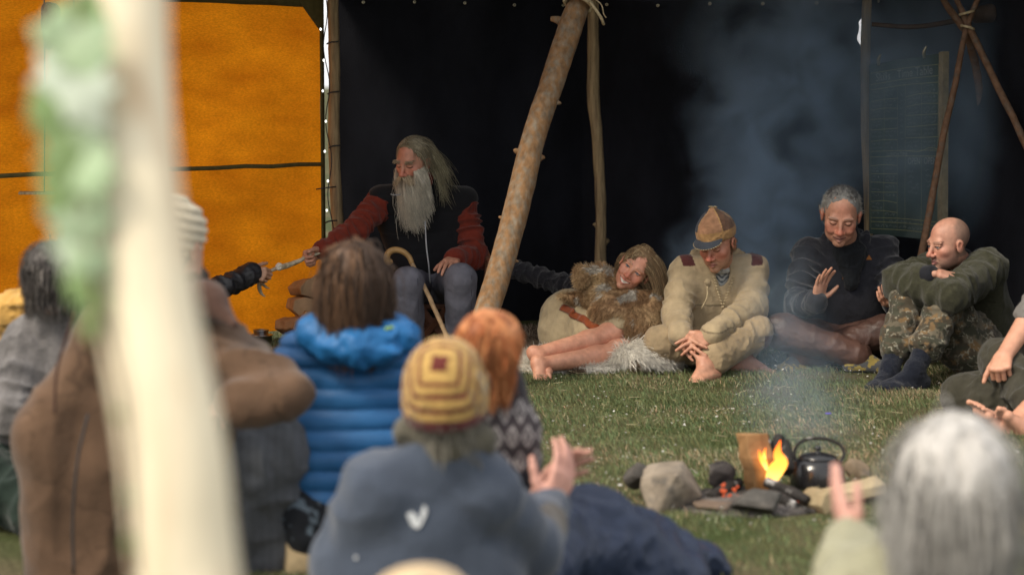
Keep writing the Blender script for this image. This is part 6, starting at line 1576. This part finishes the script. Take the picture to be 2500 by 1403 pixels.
for i in range(30):
    px, py = ((RNG.uniform(1762, 1812), RNG.uniform(1172, 1212)), (RNG.uniform(1885, 1950), RNG.uniform(1205, 1235)))[i % 2]
    bm = bmesh.new(); bmesh.ops.create_icosphere(bm, subdivisions=2, radius=RNG.uniform(.003, .007)); V = np.array([v.co for v in bm.verts]) * RNG.uniform(.7, 1.4, 3); F = np.array([[v.index for v in f.verts] for f in bm.faces]); bm.free()
    em.append((V + P(px, py, 7.36 + RNG.uniform(-.03, .03)), F))
V, F = join(*em); o = mk('embers', V, F, ember_m); tag(o, 'glowing red embers among the ash', kind='stuff')
flame_m = bpy.data.materials.new('flame'); flame_m.use_nodes = True
def _flame():
    nt = flame_m.node_tree; L = nt.links; nt.nodes.clear()
    out = _n(nt, 'ShaderNodeOutputMaterial'); e = _n(nt, 'ShaderNodeEmission'); t = _n(nt, 'ShaderNodeBsdfTransparent'); mx = _n(nt, 'ShaderNodeMixShader'); at = _n(nt, 'ShaderNodeAttribute'); at.attribute_name = 'Col'
    sp = _n(nt, 'ShaderNodeSeparateColor'); L.new(at.outputs['Color'], sp.inputs[0])
    r = _n(nt, 'ShaderNodeValToRGB'); L.new(sp.outputs[0], r.inputs[0]); el = r.color_ramp.elements
    el[0].position = 0; el[0].color = (1, .62, .16, 1); el[1].position = 1; el[1].color = (1, .13, .012, 1); q = el.new(.45); q.color = (1, .38, .05, 1)
    lw = _n(nt, 'ShaderNodeLayerWeight'); lw.inputs[0].default_value = .35
    mr = _n(nt, 'ShaderNodeMapRange'); mr.inputs[1].default_value, mr.inputs[2].default_value = .3, .95; mr.inputs[3].default_value, mr.inputs[4].default_value = .9, .05; L.new(lw.outputs['Facing'], mr.inputs[0])
    L.new(r.outputs[0], e.inputs[0]); e.inputs[1].default_value = 2.1
    L.new(mr.outputs[0], mx.inputs[0]); L.new(t.outputs[0], mx.inputs[1]); L.new(e.outputs[0], mx.inputs[2]); L.new(mx.outputs[0], out.inputs[0])
_flame()
for i, (pts, rad, lb) in enumerate(([[(1890, 1190), (1884, 1172), (1892, 1150), (1906, 1128), (1899, 1105), (1905, 1074)], [.008, .022, .029, .026, .015, .001], 'tall bright yellow flame left of the kettle'], [[(1872, 1146), (1866, 1130), (1858, 1114), (1852, 1098)], [.004, .010, .009, .001], 'small orange flame licking the upright log'], [[(1956, 1242), (1953, 1228), (1948, 1218), (1945, 1206)], [.008, .012, .007, .001], 'small orange flame at the front right of the fire'],
        [[(1868, 1120), (1866, 1106), (1870, 1092)], [.003, .006, .001], 'tiny flame on the charred stick end'])):
    q = [P(x, y, 7.42) for x, y in pts]
    V, F = tube_vf(q, rad, 14, n=26, bump=.002, bf=40, seed=i)
    tt = (V[:, 2] - V[:, 2].min()) / np.ptp(V[:, 2]); o = mk('flame', V, F, flame_m, None, np.stack([tt, tt, tt], 1)); tag(o, lb, 'flame', 'flames of the camp fire')

kc = P(1996, 1150, 7.72); kb = A(kc[0], kc[1], kc[2] - .085)
enam = mat('sooty_enamel', (.016, .016, .018), .22, .4, 12, .1, 40, spec=.6, second=(.03, .027, .024), mixpos=(.45, .7), mscale=8)
ket = thing('kettle', kb, 'sooty black kettle with an upright bail handle over the fire', 'kettle')
KV = [(0, 0), (.085, 0), (.098, .012), (.102, .05), (.097, .095), (.086, .122), (.07, .132), (.066, .134)]
V, F = lathe_vf(KV, kb, sides=48); mk('pot_body', V, F, enam, ket)
V, F = lathe_vf([(.070, .133), (.071, .138), (.06, .146), (.03, .154), (.012, .157), (.008, .162), (.015, .170), (.012, .178), (0, .18)], kb, sides=40); mk('lid', V, F, enam, ket)
tube('spout', [kb + A(-.085, .03, .07), kb + A(-.115, .04, .095), kb + A(-.135, .05, .13)], [.022, .016, .012], enam, ket, n=14)
bend = [kb + A(.088 * cos(a) * (1.0 + .12 * sin(a)), .045 * sin(a), .125 + .085 * sin(a) + .01 * cos(a)) for a in np.linspace(0, pi, 30)]
bend = [kb + A(x, y, z) for x, y, z in [(-.078, .0, .118), (-.085, .015, .15), (-.066, .035, .182), (-.02, .05, .198), (.04, .05, .196), (.085, .035, .178), (.098, .012, .15), (.082, -.012, .125), (.05, -.03, .118)]]
tube('bail_handle', bend, .0065, M['char'], ket, n=60, sides=10)
tube('lug', [kb + A(-.078, 0, .10), kb + A(-.078, 0, .125)], .009, enam, ket, sides=8); tube('lug', [kb + A(.052, -.03, .108), kb + A(.05, -.03, .12)], .009, enam, ket, sides=8)
tube('whittled', [P(2416, 1116, 8.3), P(2430, 1078, 8.28)], .018, M['wood_pale'], None, n=8, bump=.002, bf=40)
o = bpy.data.objects['whittled']; o.name = 'whittled_peg'; tag(o, 'short pale whittled peg standing in the grass by the bare foot', 'peg')

# ------------------------------------------------------------------ grass, petals, smoke
gr = np.random.default_rng(21)
def field(n, y0, y1, xa, xb):
    y = np.sqrt(gr.uniform(y0 ** 2, y1 ** 2, n)); x = gr.uniform(xa, xb, n) * y
    return x, y
N = 270000
x, y = field(N, 5.6, 12.9, -.125, .32)
d = fbm(x * 1.6, y * 1.6, 0 * x, 5, 4); d2 = fbm(x * 7, y * 7, 0 * x, 15, 2)
keep = (gr.random(N) < np.clip((d - .30) * 3.5, .22, 1)) & ~(((x - G(1840, 7.42)[0]) / .36) ** 2 + ((y - 7.42) / .26) ** 2 < 1)
x, y, d, d2 = x[keep], y[keep], d[keep], d2[keep]; n = len(x)
hgt = gr.uniform(.009, .030, n) * np.clip(.4 + 1.5 * (d2 - .2), .35, 1.5); an_ = gr.uniform(0, 2 * pi, n); lean_ = gr.uniform(.15, 1.3, n) * hgt; w = gr.uniform(.0011, .0022, n)
wind_a = 2.6 + gr.normal(0, 1.0, n)
dx, dy = np.cos(wind_a), np.sin(wind_a); px_, py_ = np.cos(an_), np.sin(an_)
b = np.stack([x, y, 0 * x], 1); sd_ = np.stack([px_, py_, 0 * x], 1) * w[:, None]
m_ = b + np.stack([dx * lean_ * .35, dy * lean_ * .35, hgt * .6], 1); t_ = b + np.stack([dx * lean_, dy * lean_, hgt], 1)
V = np.stack([b - sd_, b + sd_, m_ - sd_ * .8, m_ + sd_ * .8, t_ - sd_ * .15, t_ + sd_ * .15], 1).reshape(-1, 3)
k = np.arange(n)[:, None] * 6
F = np.concatenate([k + A(0, 1, 3, 2).astype(int), k + A(2, 3, 5, 4).astype(int)])
dry = gr.random(n) < np.clip(.13 + 1.4 * (fbm(x * 2.3, y * 2.3, 0 * x, 51) - .5), .03, .6)
gc = np.where(dry[:, None], A(.36, .32, .20)[None], A(.142, .180, .080)[None]) * gr.uniform(.55, 1.5, (n, 1)); gc[:, 0] *= gr.uniform(.8, 1.35, n)
grass_m = mat('grass_blade', None, .6, .1, 10, 0, spec=.2, trans=.25)
o = mk('grass', V, F, grass_m, None, np.repeat(gc, 6, 0)); tag(o, 'short green and straw coloured meadow grass', kind='stuff')
n = 1250; x, y = field(n, 6.8, 12.2, -.02, .24); clu = fbm(x * 2.2, y * 2.2, 0 * x, 77) > .47; x, y = x[clu], y[clu]; n = len(x)
r = gr.uniform(.002, .0055, n) * np.where(gr.random(n) < .07, 2.0, 1); a0 = gr.uniform(0, 6.28, n); V, F = [], []
for i in range(n):
    c0 = A(x[i], y[i], gr.uniform(.012, .04)); q = r[i]; tl = gr.uniform(-.6, .6)
    for j in range(5): V.append(c0 + A(q * cos(a0[i] + j * 1.257), q * sin(a0[i] + j * 1.257), q * tl * cos(j * 1.257)))
    V.append(c0 + A(0, 0, q * .4)); kk = 6 * i; F += [(kk + j, kk + (j + 1) % 5, kk + 5) for j in range(5)]
o = mk('petals', V, np.array(F), mat('petal', (.52, .51, .47), .8, .2, 30, 0), None, smooth=False); tag(o, 'white petals and down scattered in the grass', kind='stuff')
n = 420; x, y = field(n, 6.8, 12.2, -.02, .245); p = np.stack([x, y, gr.uniform(.01, .035, n)], 1)
pa = grow(p, np.stack([gr.normal(0, 1, n), gr.normal(0, 1, n), gr.normal(0, .15, n)], 1), gr.uniform(.02, .07, n), 4, A(0, 0, 0), jit=.1, rng=gr)
strands('straw', pa, .0010, hair_cols(n, A(.42, .36, .22), .25, gr), M['fur'], None); tag(bpy.data.objects['straw'], 'dry straw stalks lying in the grass', kind='stuff')
fl = thing('violet_flower', P(2022, 998, 9.3) * A(1, 1, 0), 'tiny violet flower in the grass beyond the kettle', 'flower')
c0 = fl.location; s = SDF(.002)
for j in range(5): s.ell(np.array(c0) + A(.008 * cos(j * 1.257), .008 * sin(j * 1.257), .028), A(.007, .007, .003), k=.002)
V, F = s.mesh(); mk('petals', V, F, mat('violet', (.12, .08, .5), .7, .1, 20, 0), fl); tube('stem', [np.array(c0), np.array(c0) + A(0, 0, .028)], .001, leaf_m, fl, A(.1, .2, .05), sides=5)

def smoke_mat(name, dens, sc_, seed, thr):
    m = bpy.data.materials.new(name); m.use_nodes = True; nt = m.node_tree; L = nt.links; nt.nodes.clear()
    out = _n(nt, 'ShaderNodeOutputMaterial'); v = _n(nt, 'ShaderNodeVolumePrincipled'); v.inputs['Color'].default_value = (.58, .78, 1.0, 1); v.inputs['Anisotropy'].default_value = .0
    tc = _n(nt, 'ShaderNodeTexCoord'); ln = _n(nt, 'ShaderNodeVectorMath', operation='LENGTH'); L.new(tc.outputs['Object'], ln.inputs[0])
    fo = _n(nt, 'ShaderNodeMapRange', interpolation_type='SMOOTHSTEP'); fo.inputs[1].default_value, fo.inputs[2].default_value, fo.inputs[3].default_value, fo.inputs[4].default_value = .1, 1, 1, 0; L.new(ln.outputs['Value'], fo.inputs[0])
    ge = _n(nt, 'ShaderNodeNewGeometry'); nzt = _n(nt, 'ShaderNodeTexNoise'); nzt.inputs['Scale'].default_value = sc_; nzt.inputs['Detail'].default_value = 3; nzt.inputs['Distortion'].default_value = .8; L.new(ge.outputs['Position'], nzt.inputs[0])
    mr = _n(nt, 'ShaderNodeMapRange'); mr.inputs[1].default_value, mr.inputs[2].default_value = thr; L.new(nzt.outputs['Fac'], mr.inputs[0])
    m1 = _n(nt, 'ShaderNodeMath', operation='MULTIPLY'); L.new(fo.outputs[0], m1.inputs[0]); L.new(mr.outputs[0], m1.inputs[1])
    m2 = _n(nt, 'ShaderNodeMath', operation='MULTIPLY'); L.new(m1.outputs[0], m2.inputs[0]); m2.inputs[1].default_value = dens; L.new(m2.outputs[0], v.inputs['Density'])
    L.new(v.outputs[0], out.inputs['Volume']); return m
for i, (px, py, D, rx, ry, rz, dn, sc_, thr, tilt) in enumerate((
        (1955, 985, 8.5, .34, .6, .34, .8, 5, (.35, .7), .0), (1920, 830, 9.6, .30, .5, .36, .55, 5, (.35, .7), -.2), (1905, 700, 10.55, .30, .3, .34, .7, 5, (.35, .7), -.3),
        (1880, 590, 12.0, .52, .40, .60, 6.0, 4.2, (.36, .70), -.35), (1900, 340, 12.1, .66, .42, .78, 6.2, 3.4, (.36, .70), -.1), (1970, 120, 12.1, .90, .45, .60, 4.2, 2.8, (.34, .70), .2),
        (2330, 250, 11.6, .80, .40, .95, 2.3, 2.2, (.30, .7), .0), (1700, 625, 12.0, .26, .35, .24, 3.4, 5, (.36, .7), .5))):
    bm = bmesh.new(); bmesh.ops.create_icosphere(bm, subdivisions=3, radius=1); me = bpy.data.meshes.new('smoke'); bm.to_mesh(me); bm.free()
    me.materials.append(smoke_mat('smoke_puff', dn, sc_, i, thr)); o = bpy.data.objects.new('smoke', me); COL.objects.link(o)
    o.location = Vector(P(px, py, D)); o.scale = (rx, ry, rz); o.rotation_euler = (0, tilt, 0)
    tag(o, 'blue wood smoke drifting up from the fire', kind='stuff')
